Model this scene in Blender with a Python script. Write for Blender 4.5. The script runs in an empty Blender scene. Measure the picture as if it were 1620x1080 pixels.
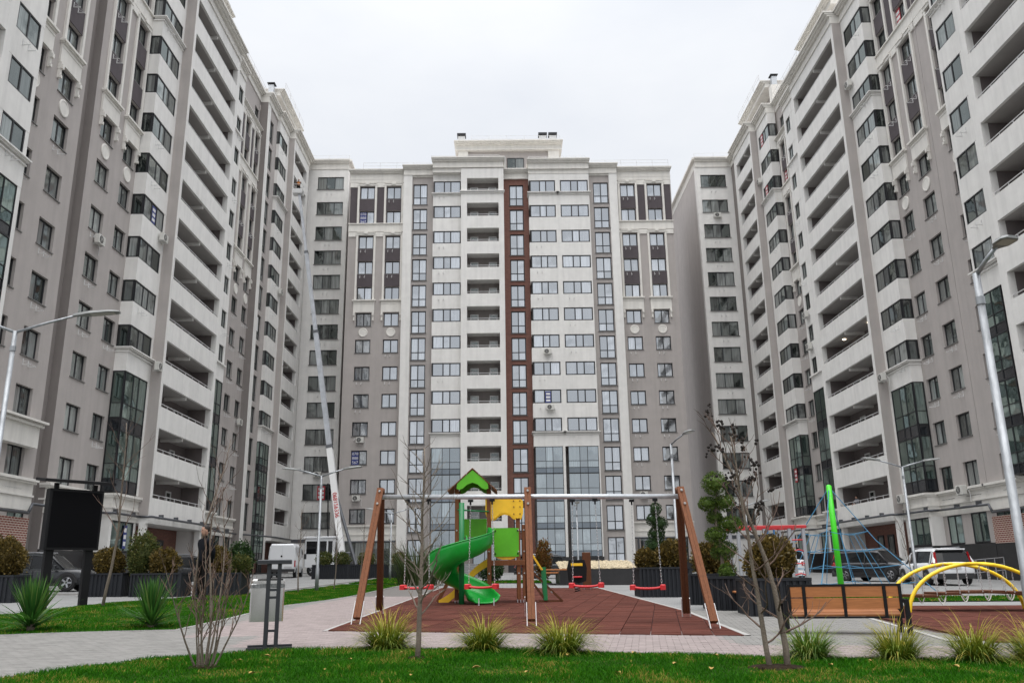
import bpy, bmesh, math, random
import numpy as np
from mathutils import Vector, Matrix
R = math.radians
random.seed(7); rng = np.random.default_rng(7)
S = bpy.context.scene
COL = S.collection

# ------------------------------------------------------------------ camera, sky, light
cam_d = bpy.data.cameras.new('Camera'); cam = bpy.data.objects.new('Camera', cam_d); COL.objects.link(cam)
cam_d.sensor_fit = 'HORIZONTAL'; cam_d.sensor_width = 36.0; cam_d.lens = 36.0*1348/1620
cam_d.clip_start = 0.1; cam_d.clip_end = 3000
CAM_H = 1.2
_p, _r, _y = R(15.2), R(0.83), R(0.55)
_f = Vector((math.sin(_y)*math.cos(_p), math.cos(_y)*math.cos(_p), math.sin(_p)))
_r0 = Vector((math.cos(_y), -math.sin(_y), 0)); _u0 = _r0.cross(_f)
_R = _r0*math.cos(_r) - _u0*math.sin(_r); _U = _r0*math.sin(_r) + _u0*math.cos(_r)
m = Matrix((_R, _U, -_f)).transposed().to_4x4(); m.translation = Vector((0, 0, CAM_H))
cam.matrix_world = m
S.camera = cam

SUN_EL, SUN_AZ = 75, 185     # sun direction: elevation, compass angle from +Y
w = bpy.data.worlds.new('World'); S.world = w; w.use_nodes = True
nt = w.node_tree; N = nt.nodes; L = nt.links
for n in list(N): N.remove(n)
out = N.new('ShaderNodeOutputWorld'); bg = N.new('ShaderNodeBackground')
sky = N.new('ShaderNodeTexSky'); sky.sky_type = 'NISHITA'; sky.sun_disc = False
sky.sun_elevation = R(SUN_EL); sky.sun_rotation = R(SUN_AZ); sky.air_density = 1.5; sky.dust_density = 6.0
# overcast: a closed, nearly white cloud layer hides most of the blue
tc = N.new('ShaderNodeTexCoord'); mp = N.new('ShaderNodeMapping'); mp.inputs['Scale'].default_value = (1, 1, 2.2)
nz = N.new('ShaderNodeTexNoise'); nz.inputs['Scale'].default_value = 2.2; nz.inputs['Detail'].default_value = 6; nz.inputs['Roughness'].default_value = .55
cr = N.new('ShaderNodeValToRGB'); cr.color_ramp.elements[0].position = .3; cr.color_ramp.elements[1].position = .75
cr.color_ramp.elements[0].color = (7.75, 8.1, 8.75, 1); cr.color_ramp.elements[1].color = (9.4, 9.55, 9.8, 1)
sep = N.new('ShaderNodeSeparateXYZ')
mr = N.new('ShaderNodeMapRange'); mr.inputs['From Min'].default_value = 0; mr.inputs['From Max'].default_value = 1.0
mr.inputs['To Min'].default_value = 0.93; mr.inputs['To Max'].default_value = 4.3     # CIE overcast: zenith brighter than horizon
mul = N.new('ShaderNodeVectorMath'); mul.operation = 'SCALE'
mx = N.new('ShaderNodeMix'); mx.data_type = 'RGBA'; mx.inputs[0].default_value = .93
L.new(tc.outputs['Generated'], mp.inputs['Vector']); L.new(mp.outputs['Vector'], nz.inputs['Vector'])
L.new(nz.outputs['Fac'], cr.inputs['Fac']); L.new(tc.outputs['Generated'], sep.inputs[0])
pw = N.new('ShaderNodeMath'); pw.operation = 'POWER'; pw.use_clamp = True; pw.inputs[1].default_value = 7.0
L.new(sep.outputs['Z'], pw.inputs[0]); L.new(pw.outputs[0], mr.inputs['Value'])
L.new(cr.outputs['Color'], mul.inputs[0]); L.new(mr.outputs['Result'], mul.inputs['Scale'])
L.new(sky.outputs['Color'], mx.inputs[6]); L.new(mul.outputs['Vector'], mx.inputs[7])
L.new(mx.outputs[2], bg.inputs['Color']); bg.inputs['Strength'].default_value = 0.084
L.new(bg.outputs[0], out.inputs['Surface'])

sd = bpy.data.lights.new('Sun', 'SUN'); sd.energy = 1.5; sd.angle = R(70); sd.color = (1, .97, .93)
sun = bpy.data.objects.new('Sun', sd); COL.objects.link(sun)
az = R(SUN_AZ); el = R(SUN_EL)
sdir = Vector((math.sin(az)*math.cos(el), math.cos(az)*math.cos(el), math.sin(el)))
sun.rotation_euler = sdir.to_track_quat('Z', 'Y').to_euler(); sun.location = sdir*200
S.view_settings.view_transform = 'Standard'; S.view_settings.look = 'None'
S.view_settings.exposure = 0.42; S.view_settings.gamma = 1.0; S.view_settings.use_curve_mapping = False
S.cycles.max_bounces = 6; S.cycles.diffuse_bounces = 3; S.cycles.glossy_bounces = 3

# ------------------------------------------------------------------ terrain height
def g(x, y):
    z = 0.0145*max(-6.0, min(y, 96.0)) - 0.01*max(-26.0, min(x, 30.0))
    d2 = ((x+8.2)/2.6)**2 + ((y-21.5)/5.0)**2
    return z + 0.24*math.exp(-d2)

# ------------------------------------------------------------------ materials
MATS = {}
def mat(name, col, rough=.7, var=.0, scale=8.0, metal=0.0, bump=0.0, bscale=60.0, streak=0.0, spec=.5, coat=0.0, rand=0.0, stretch=None, col2=None):
    if name in MATS: return MATS[name]
    m_ = bpy.data.materials.new(name); m_.use_nodes = True
    nt = m_.node_tree; N = nt.nodes; L = nt.links; b = N['Principled BSDF']
    b.inputs['Base Color'].default_value = (*col, 1); b.inputs['Roughness'].default_value = rough
    b.inputs['Metallic'].default_value = metal; b.inputs['Specular IOR Level'].default_value = spec
    if coat: b.inputs['Coat Weight'].default_value = coat; b.inputs['Coat Roughness'].default_value = .08
    last = None
    t = N.new('ShaderNodeTexCoord')
    if var or col2:
        n = N.new('ShaderNodeTexNoise'); n.inputs['Scale'].default_value = scale; n.inputs['Detail'].default_value = 6; n.inputs['Roughness'].default_value = .62
        if stretch:
            mp = N.new('ShaderNodeMapping'); mp.inputs['Scale'].default_value = stretch; L.new(t.outputs['Object'], mp.inputs[0]); L.new(mp.outputs[0], n.inputs['Vector'])
        else: L.new(t.outputs['Object'], n.inputs['Vector'])
        r = N.new('ShaderNodeValToRGB'); r.color_ramp.elements[0].position = .3; r.color_ramp.elements[1].position = .7
        a = [max(0, c*(1-var)) for c in col]; c2 = col2 or [min(1, c*(1+var)) for c in col]
        if col2: a = list(col)
        r.color_ramp.elements[0].color = (*a, 1); r.color_ramp.elements[1].color = (*c2, 1)
        L.new(n.outputs['Fac'], r.inputs['Fac']); last = r.outputs['Color']
    if streak:
        n2 = N.new('ShaderNodeTexNoise'); n2.inputs['Scale'].default_value = 1.0; n2.inputs['Detail'].default_value = 5
        mp2 = N.new('ShaderNodeMapping'); mp2.inputs['Scale'].default_value = (2.6, 2.6, .16); L.new(t.outputs['Object'], mp2.inputs[0]); L.new(mp2.outputs[0], n2.inputs['Vector'])
        r2 = N.new('ShaderNodeMapRange'); r2.inputs['From Min'].default_value = .42; r2.inputs['From Max'].default_value = .75; r2.inputs['To Min'].default_value = 1; r2.inputs['To Max'].default_value = 1-streak
        L.new(n2.outputs['Fac'], r2.inputs['Value'])
        mm = N.new('ShaderNodeMix'); mm.data_type = 'RGBA'; mm.blend_type = 'MULTIPLY'; mm.inputs[0].default_value = 1
        if last: L.new(last, mm.inputs[6])
        else: mm.inputs[6].default_value = (*col, 1)
        L.new(r2.outputs['Result'], mm.inputs[7]); last = mm.outputs[2]
    if rand:
        oi = N.new('ShaderNodeObjectInfo'); ge = N.new('ShaderNodeNewGeometry'); ad = N.new('ShaderNodeMath'); ad.operation = 'ADD'
        L.new(oi.outputs['Random'], ad.inputs[0]); L.new(ge.outputs['Random Per Island'], ad.inputs[1])
        fr = N.new('ShaderNodeMath'); fr.operation = 'FRACT'; L.new(ad.outputs[0], fr.inputs[0])
        r3 = N.new('ShaderNodeMapRange'); r3.inputs['To Min'].default_value = 1-rand; r3.inputs['To Max'].default_value = 1+rand; L.new(fr.outputs[0], r3.inputs['Value'])
        mm = N.new('ShaderNodeMix'); mm.data_type = 'RGBA'; mm.blend_type = 'MULTIPLY'; mm.inputs[0].default_value = 1
        if last: L.new(last, mm.inputs[6])
        else: mm.inputs[6].default_value = (*col, 1)
        L.new(r3.outputs['Result'], mm.inputs[7]); last = mm.outputs[2]
    if last: L.new(last, b.inputs['Base Color'])
    if bump:
        n3 = N.new('ShaderNodeTexNoise'); n3.inputs['Scale'].default_value = bscale; n3.inputs['Detail'].default_value = 4
        L.new(t.outputs['Object'], n3.inputs['Vector'])
        bp = N.new('ShaderNodeBump'); bp.inputs['Strength'].default_value = bump; bp.inputs['Distance'].default_value = .02
        L.new(n3.outputs['Fac'], bp.inputs['Height']); L.new(bp.outputs['Normal'], b.inputs['Normal'])
    MATS[name] = m_; return m_

def brick_mat(name, c1, c2, mortar, sx=1.0, plane='YZ'):
    m_ = bpy.data.materials.new(name); m_.use_nodes = True; nt = m_.node_tree; N = nt.nodes; L = nt.links; b = N['Principled BSDF']
    t = N.new('ShaderNodeTexCoord'); sp = N.new('ShaderNodeSeparateXYZ'); cb = N.new('ShaderNodeCombineXYZ')
    L.new(t.outputs['Object'], sp.inputs[0])
    ad = N.new('ShaderNodeMath'); ad.operation = 'ADD'; L.new(sp.outputs['X'], ad.inputs[0]); L.new(sp.outputs['Y'], ad.inputs[1])
    L.new(ad.outputs[0], cb.inputs[0]); L.new(sp.outputs['Z'], cb.inputs[1])
    k = N.new('ShaderNodeTexBrick'); k.inputs['Scale'].default_value = 1.0; k.inputs['Brick Width'].default_value = .25*sx; k.inputs['Row Height'].default_value = .1*sx
    k.inputs['Mortar Size'].default_value = .014*sx; k.inputs['Color1'].default_value = (*c1, 1); k.inputs['Color2'].default_value = (*c2, 1); k.inputs['Mortar'].default_value = (*mortar, 1)
    L.new(cb.outputs[0], k.inputs['Vector']); L.new(k.outputs['Color'], b.inputs['Base Color']); b.inputs['Roughness'].default_value = .85
    bp = N.new('ShaderNodeBump'); bp.inputs['Strength'].default_value = .6; bp.inputs['Distance'].default_value = .02; bp.invert = True
    L.new(k.outputs['Fac'], bp.inputs['Height']); L.new(bp.outputs['Normal'], b.inputs['Normal'])
    return m_

def glass_mat(name, dark, curtain, refl, tint, amount=.5, warp=0.0):
    """window glass over a dim room with curtains drawn behind some panes"""
    m_ = bpy.data.materials.new(name); m_.use_nodes = True; nt = m_.node_tree; N = nt.nodes; L = nt.links
    for n in list(N): N.remove(n)
    o = N.new('ShaderNodeOutputMaterial'); t = N.new('ShaderNodeTexCoord'); oi = N.new('ShaderNodeObjectInfo')
    mp = N.new('ShaderNodeMapping'); mp.inputs['Scale'].default_value = (9, 9, .35)
    va = N.new('ShaderNodeVectorMath'); va.operation = 'ADD'
    sc = N.new('ShaderNodeVectorMath'); sc.operation = 'SCALE'; sc.inputs[0].default_value = (37, 19, 11)
    L.new(oi.outputs['Random'], sc.inputs['Scale']); L.new(t.outputs['Object'], va.inputs[0]); L.new(sc.outputs[0], va.inputs[1])
    L.new(va.outputs[0], mp.inputs[0])
    n = N.new('ShaderNodeTexNoise'); n.inputs['Scale'].default_value = 1.0; n.inputs['Detail'].default_value = 3; L.new(mp.outputs[0], n.inputs['Vector'])
    n2 = N.new('ShaderNodeTexNoise'); n2.inputs['Scale'].default_value = .9; n2.inputs['Detail'].default_value = 2; L.new(va.outputs[0], n2.inputs['Vector'])
    r = N.new('ShaderNodeValToRGB'); r.color_ramp.elements[0].position = .35; r.color_ramp.elements[1].position = .7
    r.color_ramp.elements[0].color = (*[c*.55 for c in curtain], 1); r.color_ramp.elements[1].color = (*curtain, 1); L.new(n.outputs['Fac'], r.inputs['Fac'])
    ad = N.new('ShaderNodeMath'); ad.operation = 'ADD'; L.new(oi.outputs['Random'], ad.inputs[0]); L.new(n2.outputs['Fac'], ad.inputs[1])
    st = N.new('ShaderNodeMapRange'); st.inputs['From Min'].default_value = 1.5-amount-.12; st.inputs['From Max'].default_value = 1.5-amount+.12; L.new(ad.outputs[0], st.inputs['Value'])
    h1 = N.new('ShaderNodeMath'); h1.operation = 'MULTIPLY'; h1.inputs[1].default_value = 7.31; L.new(oi.outputs['Random'], h1.inputs[0])
    h2 = N.new('ShaderNodeMath'); h2.operation = 'FRACT'; L.new(h1.outputs[0], h2.inputs[0])
    h3 = N.new('ShaderNodeMapRange'); h3.inputs['To Min'].default_value = .3; h3.inputs['To Max'].default_value = 1.7; L.new(h2.outputs[0], h3.inputs['Value'])
    cm = N.new('ShaderNodeVectorMath'); cm.operation = 'SCALE'; L.new(r.outputs['Color'], cm.inputs[0]); L.new(h3.outputs['Result'], cm.inputs['Scale'])
    mx = N.new('ShaderNodeMix'); mx.data_type = 'RGBA'; L.new(st.outputs['Result'], mx.inputs[0]); mx.inputs[6].default_value = (*dark, 1); L.new(cm.outputs[0], mx.inputs[7])
    df = N.new('ShaderNodeBsdfDiffuse'); L.new(mx.outputs[2], df.inputs['Color'])
    gl = N.new('ShaderNodeBsdfGlossy'); gl.inputs['Roughness'].default_value = .03; gl.inputs['Color'].default_value = (*tint, 1)
    nb = N.new('ShaderNodeTexNoise'); nb.inputs['Scale'].default_value = 1.3; nb.inputs['Detail'].default_value = 1; L.new(va.outputs[0], nb.inputs['Vector'])
    bp = N.new('ShaderNodeBump'); bp.inputs['Strength'].default_value = .05+warp; bp.inputs['Distance'].default_value = .05; L.new(nb.outputs['Fac'], bp.inputs['Height']); L.new(bp.outputs['Normal'], gl.inputs['Normal'])
    lw = N.new('ShaderNodeFresnel'); lw.inputs['IOR'].default_value = 1.5
    mr = N.new('ShaderNodeMath'); mr.operation = 'ADD'; mr.use_clamp = True; L.new(lw.outputs[0], mr.inputs[0]); mr.inputs[1].default_value = refl
    ms = N.new('ShaderNodeMixShader'); L.new(mr.outputs[0], ms.inputs[0]); L.new(df.outputs[0], ms.inputs[1]); L.new(gl.outputs[0], ms.inputs[2])
    L.new(ms.outputs[0], o.inputs['Surface']); MATS[name] = m_; return m_

WHITE = mat('white_stucco', (.80, .785, .755), .9, .05, 1.2, bump=.12, bscale=35, streak=.10)
CREAM = mat('cream_stucco', (.78, .755, .705), .9, .05, 1.2, bump=.1, bscale=35, streak=.11)
GRAY = mat('taupe_stucco', (.44, .404, .384), .92, .05, .9, bump=.15, bscale=30, streak=.10)
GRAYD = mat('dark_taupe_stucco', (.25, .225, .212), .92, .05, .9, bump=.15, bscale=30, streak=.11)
PANEL = mat('aubergine_panel', (.085, .070, .076), .8, .08, 2.0, streak=.1)
TRIM = mat('window_frame_anthracite', (.018, .019, .022), .45)
BLACKST = mat('black_granite_plinth', (.022, .021, .022), .35, .25, 3.0, bump=.05)
ALU = mat('white_metal_rail', (.62, .62, .62), .4, metal=.2)
UPVC = mat('white_plastic_frame', (.66, .66, .65), .35)
BRICK = brick_mat('red_brown_brick', (.21, .085, .065), (.27, .12, .09), (.17, .11, .09))
BRICKL = brick_mat('red_brick_light_joints', (.20, .062, .048), (.26, .09, .068), (.62, .54, .46), sx=1.15)
GLC = glass_mat('glass_courtyard_front', (.03, .034, .04), (.36, .38, .41), .42, (.92, .96, 1.0), .62)
GLS = glass_mat('glass_side_block', (.018, .022, .021), (.24, .25, .245), .10, (.85, .93, .90), .75, .03)
GLG = glass_mat('green_curtain_glass', (.03, .045, .04), (.15, .185, .17), .17, (.78, .93, .87), .5, .05)
GLB = glass_mat('blue_curtain_glass', (.03, .038, .046), (.20, .235, .25), .30, (.86, .94, .98), .4, .10)
GLBS = glass_mat('blue_spandrel_glass', (.035, .045, .058), (.08, .10, .12), .16, (.78, .87, .95), .5, .04)
DARKSP = mat('dark_glass_spandrel', (.016, .018, .022), .12, spec=.7)
PIPE = mat('grey_gas_pipe', (.10, .105, .115), .45, metal=.3)
LAMPG = mat('weathered_galvanised_pole', (.33, .345, .36), .48, .3, 10, metal=.6, stretch=(1,1,.3))
GALV = mat('galvanised_steel', (.56, .58, .60), .40, .15, 14, metal=.6)

# ------------------------------------------------------------------ mesh helpers
class MB:
    def __init__(s): s.v = []; s.f = []
    def add(s, vs, fs):
        o = len(s.v); s.v += [tuple(p) for p in vs]; s.f += [tuple(i+o for i in q) for q in fs]; return s
    def box(s, x0, x1, y0, y1, z0, z1):
        return s.add([(x0,y0,z0),(x1,y0,z0),(x1,y1,z0),(x0,y1,z0),(x0,y0,z1),(x1,y0,z1),(x1,y1,z1),(x0,y1,z1)],
                     [(0,3,2,1),(4,5,6,7),(0,1,5,4),(1,2,6,5),(2,3,7,6),(3,0,4,7)])
    def bbox(s, x0, x1, y0, y1, z0, z1, b=.02):
        """box with chamfered vertical and top edges"""
        p = [(x0+b,y0),(x1-b,y0),(x1,y0+b),(x1,y1-b),(x1-b,y1),(x0+b,y1),(x0,y1-b),(x0,y0+b)]
        q = [(x0+2*b,y0+b),(x1-2*b,y0+b),(x1-b,y0+2*b),(x1-b,y1-2*b),(x1-2*b,y1-b),(x0+2*b,y1-b),(x0+b,y1-2*b),(x0+b,y0+2*b)]
        vs = [(a,c,z0) for a,c in p]+[(a,c,z1-b) for a,c in p]+[(a,c,z1) for a,c in q]
        fs = [tuple(range(7,-1,-1)), tuple(range(16,24))]
        for k in (0, 8):
            for i in range(8): j = (i+1) % 8; fs.append((k+i,k+j,k+8+j,k+8+i))
        return s.add(vs, fs)
    def tube(s, pts, rad, n=6, caps=True):
        pts = [Vector(p) for p in pts]
        if not hasattr(rad, '__len__'): rad = [rad]*len(pts)
        o = len(s.v); up = None
        for i, p in enumerate(pts):
            d = (pts[min(i+1, len(pts)-1)]-pts[max(i-1, 0)])
            d = d.normalized() if d.length > 1e-9 else Vector((0,0,1))
            if up is None: up = Vector((1,0,0)) if abs(d.z) > .9 else Vector((0,0,1))
            a = d.cross(up)
            if a.length < 1e-6: a = d.cross(Vector((0,1,0)))
            a.normalize(); b = d.cross(a); b.normalize(); up = -b if False else up
            for k in range(n):
                t = 2*math.pi*k/n; q = p+(a*math.cos(t)+b*math.sin(t))*rad[i]; s.v.append(tuple(q))
        for i in range(len(pts)-1):
            for k in range(n):
                k2 = (k+1) % n; s.f.append((o+i*n+k, o+i*n+k2, o+(i+1)*n+k2, o+(i+1)*n+k))
        if caps and n > 2:
            s.f.append(tuple(o+k for k in range(n-1,-1,-1))); e = o+(len(pts)-1)*n; s.f.append(tuple(e+k for k in range(n)))
        return s
    def beam(s, a, b, w, h, up=(0,0,1)):
        """rectangular bar from a to b"""
        a = Vector(a); b = Vector(b); d = (b-a).normalized(); u = Vector(up)
        x = d.cross(u)
        if x.length < 1e-5: x = d.cross(Vector((0,1,0)))
        x.normalize(); y = x.cross(d).normalized()
        vs = []
        for p in (a, b):
            for i, j in ((-1,-1),(1,-1),(1,1),(-1,1)): vs.append(p+x*i*w/2+y*j*h/2)
        return s.add(vs, [(0,1,2,3),(7,6,5,4),(0,4,5,1),(1,5,6,2),(2,6,7,3),(3,7,4,0)])
    def lathe(s, prof, n=16, c=(0,0,0)):
        o = len(s.v)
        for r_, z in prof:
            for k in range(n):
                t = 2*math.pi*k/n; s.v.append((c[0]+r_*math.cos(t), c[1]+r_*math.sin(t), c[2]+z))
        for i in range(len(prof)-1):
            for k in range(n): k2 = (k+1) % n; s.f.append((o+i*n+k, o+i*n+k2, o+(i+1)*n+k2, o+(i+1)*n+k))
        s.f.append(tuple(o+k for k in range(n-1,-1,-1))); e = o+(len(prof)-1)*n; s.f.append(tuple(e+k for k in range(n)))
        return s
    def prism(s, poly, a, b, axis='y'):
        """extrude a 2D polygon between a and b along axis"""
        def P(u, v_, t): return {'y': (u, t, v_), 'x': (t, u, v_), 'z': (u, v_, t)}[axis]
        n = len(poly); vs = [P(u, v_, a) for u, v_ in poly]+[P(u, v_, b) for u, v_ in poly]
        fs = [tuple(range(n)), tuple(range(2*n-1, n-1, -1))]+[(i, i+n, (i+1) % n+n, (i+1) % n) for i in range(n)]
        return s.add(vs, fs)
    def grid(s, rows):
        o = len(s.v); m_ = len(rows[0])
        for r_ in rows: s.v += [tuple(p) for p in r_]
        for i in range(len(rows)-1):
            for j in range(m_-1): s.f.append((o+i*m_+j, o+i*m_+j+1, o+(i+1)*m_+j+1, o+(i+1)*m_+j))
        return s
    def mesh(s, name, smooth=False):
        me = bpy.data.meshes.new(name); me.from_pydata(s.v, [], s.f); me.update()
        if smooth: me.polygons.foreach_set('use_smooth', [True]*len(me.polygons))
        return me
def put(name, me, material=None, parent=None, loc=(0,0,0), rotz=0.0):
    if material is not None and not me.materials: me.materials.append(material)
    o = bpy.data.objects.new(name, me); COL.objects.link(o); o.location = loc
    if rotz: o.rotation_euler = (0, 0, rotz)
    if parent is not None: o.parent = parent
    return o
def build(name, mb, material, parent=None, loc=(0,0,0), rotz=0.0, smooth=False):
    return put(name, mb.mesh(name, smooth), material, parent, loc, rotz)
def tag(o, label, cat=None, group=None, kind=None):
    if label: o['label'] = label
    if cat: o['category'] = cat
    if group: o['group'] = group
    if kind: o['kind'] = kind
    return o
def thing(name, label, cat, loc=(0,0,0), rotz=0.0, group=None):
    o = bpy.data.objects.new(name, None); COL.objects.link(o); o.location = loc; o.rotation_euler = (0,0,rotz)
    o.empty_display_size = .3
    return tag(o, label, cat, group)
def dup(root, loc, rotz=0.0, label=None, scale=None):
    r = root.copy(); COL.objects.link(r); r.location = loc; r.rotation_euler = (0,0,rotz)
    if label: r['label'] = label
    if scale: r.scale = (scale,)*3 if not hasattr(scale, '__len__') else scale
    for ch in list(root.children):
        c = ch.copy(); COL.objects.link(c); c.parent = r
        for g2 in list(ch.children):
            d = g2.copy(); COL.objects.link(d); d.parent = c
    return r
def text_mesh(txt, size, depth=.004, align='CENTER'):
    cu = bpy.data.curves.new('txt', 'FONT'); cu.body = txt; cu.size = size; cu.align_x = align; cu.align_y = 'CENTER'; cu.extrude = depth; cu.space_line = .85
    ob = bpy.data.objects.new('txt', cu); COL.objects.link(ob)
    bpy.context.view_layer.update()
    me = bpy.data.meshes.new_from_object(ob.evaluated_get(bpy.context.evaluated_depsgraph_get()))
    bpy.data.objects.remove(ob); bpy.data.curves.remove(cu)
    return me
# ------------------------------------------------------------------ ground sheets (setting)
GSLAB = mat('court_concrete_paving', (.25, .25, .245), .9, .09, .6, bump=.15, bscale=25)
def paving_joints(m_, bw, bh):
    nt = m_.node_tree; N = nt.nodes; L = nt.links; b = N['Principled BSDF']; src = b.inputs['Base Color'].links[0].from_socket
    t = N.new('ShaderNodeTexCoord'); k = N.new('ShaderNodeTexBrick'); k.inputs['Scale'].default_value = 1; k.inputs['Brick Width'].default_value = bw; k.inputs['Row Height'].default_value = bh
    k.inputs['Mortar Size'].default_value = .012; k.inputs['Color1'].default_value = (1.0,1.0,1.0,1); k.inputs['Color2'].default_value = (.86,.86,.86,1); k.inputs['Mortar'].default_value = (.55,.55,.55,1)
    L.new(t.outputs['Object'], k.inputs['Vector']); mm = N.new('ShaderNodeMix'); mm.data_type = 'RGBA'; mm.blend_type = 'MULTIPLY'; mm.inputs[0].default_value = 1
    L.new(src, mm.inputs[6]); L.new(k.outputs['Color'], mm.inputs[7]); L.new(mm.outputs[2], b.inputs['Base Color'])
paving_joints(GSLAB, .4, .2)
ASPH = mat('asphalt', (.10, .10, .10), .9, .15, 3, bump=.3, bscale=60)
def sheet(xs, ys, dz=0.0):
    return MB().grid([[(x, y, g(x, y)+dz) for x in xs] for y in ys])
def lin(a, b, n): return [a+(b-a)*i/n for i in range(n+1)]
xs = [-900,-400,-150,-60]+lin(-30, 34, 64)+[60,150,400,900]
ys = [-900,-300,-80,-20]+lin(-6, 50, 56)+lin(52, 98, 23)+[140,300,900]
tag(build('ground', sheet(xs, ys, -.02), ASPH, smooth=True), None, None, None, 'structure')
def poly_sheet(poly, dz, step=.5):
    """flat polygon laid over the terrain"""
    bm = bmesh.new(); vs = [bm.verts.new((x, y, 0)) for x, y in poly]; bm.faces.new(vs)
    x0 = min(p[0] for p in poly); x1 = max(p[0] for p in poly); y0 = min(p[1] for p in poly); y1 = max(p[1] for p in poly)
    for ax, a, b in ((0, x0, x1), (1, y0, y1)):
        n = max(1, int((b-a)/step))
        for i in range(1, n):
            co = [0,0,0]; no = [0,0,0]; co[ax] = a+(b-a)*i/n; no[ax] = 1
            bmesh.ops.bisect_plane(bm, geom=bm.verts[:]+bm.edges[:]+bm.faces[:], plane_co=co, plane_no=no)
    for v in bm.verts: v.co.z = g(v.co.x, v.co.y)+dz
    bm.normal_update()
    for f in bm.faces:
        if f.normal.z < 0: f.normal_flip()
    me = bpy.data.meshes.new('sheet'); bm.to_mesh(me); bm.free()
    me.polygons.foreach_set('use_smooth', [True]*len(me.polygons)); return me
tag(put('pavement', poly_sheet([(-23.4,4),(28,4),(28,88),(-23.4,88)], 0.0, 1.0), GSLAB), None, None, None, 'structure')

# ------------------------------------------------------------------ windows
WCACHE = {}
def wdef(w, h, cols, rows, fw=.07, dep=.09, spand=()):
    key = (round(w,3), round(h,3), tuple(cols), tuple(rows), fw, tuple(spand))
    if key in WCACHE: return WCACHE[key]
    fm = MB(); y0, y1 = -dep/2, dep/2
    fm.box(-w/2, w/2, y0, y1, 0, fw); fm.box(-w/2, w/2, y0, y1, h-fw, h)
    fm.box(-w/2, -w/2+fw, y0, y1, fw, h-fw); fm.box(w/2-fw, w/2, y0, y1, fw, h-fw)
    iw, ih = w-2*fw, h-2*fw
    cx = [-iw/2]; s_ = sum(cols)
    for c in cols: cx.append(cx[-1]+iw*c/s_)
    rz = [h-fw]; s_ = sum(rows)
    for r_ in rows: rz.append(rz[-1]-ih*r_/s_)
    for x in cx[1:-1]: fm.box(x-fw*.55, x+fw*.55, y0+.004, y1-.004, fw, h-fw)
    for z in rz[1:-1]: fm.box(-iw/2, iw/2, y0+.008, y1-.008, z-fw*.45, z+fw*.45)
    panes = []
    for j in range(len(rows)):
        for i in range(len(cols)):
            pw, ph = cx[i+1]-cx[i], rz[j]-rz[j+1]
            pk = ('p', round(pw,3), round(ph,3))
            if pk not in WCACHE: WCACHE[pk] = MB().box(-pw/2+.012, pw/2-.012, -.012, .012, -ph/2+.012, ph/2-.012).mesh('pane')
            panes.append((WCACHE[pk], ((cx[i]+cx[i+1])/2, .01, (rz[j]+rz[j+1])/2), j in spand))
    sm = MB().box(-w/2-.06, w/2+.06, -.26, .02, -.06, -.005).mesh('sill')
    WCACHE[key] = (fm.mesh('window'), panes, sm); return WCACHE[key]
PANEMESH = {}
def window(root, base, loc, rotz, w, h, cols, rows, glass, frame=None, sill=True, spand=(), name='window', fw=.07):
    me, panes, sm = wdef(w, h, cols, rows, fw, .09, spand)
    fmat = frame or TRIM
    k = (me.name, fmat.name)
    if k not in PANEMESH:
        c = me.copy(); c.materials.clear(); c.materials.append(fmat); PANEMESH[k] = c
    wo = put(name, PANEMESH[k], None, root, (loc[0]-base[0], loc[1]-base[1], loc[2]-base[2]), rotz)
    for pm, off, sp in panes:
        gm = (GLBS if glass is GLB else DARKSP) if sp else glass
        k = (pm.name, gm.name)
        if k not in PANEMESH:
            c = pm.copy(); c.materials.clear(); c.materials.append(gm); PANEMESH[k] = c
        put('pane', PANEMESH[k], None, wo, off)
    if sill:
        k = (sm.name, 'sill')
        if k not in PANEMESH: c = sm.copy(); c.materials.append(SILL); PANEMESH[k] = c
        put('sill', PANEMESH[k], None, wo)
    return wo
SILL = mat('sill_metal', (.16, .155, .15), .5)

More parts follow.
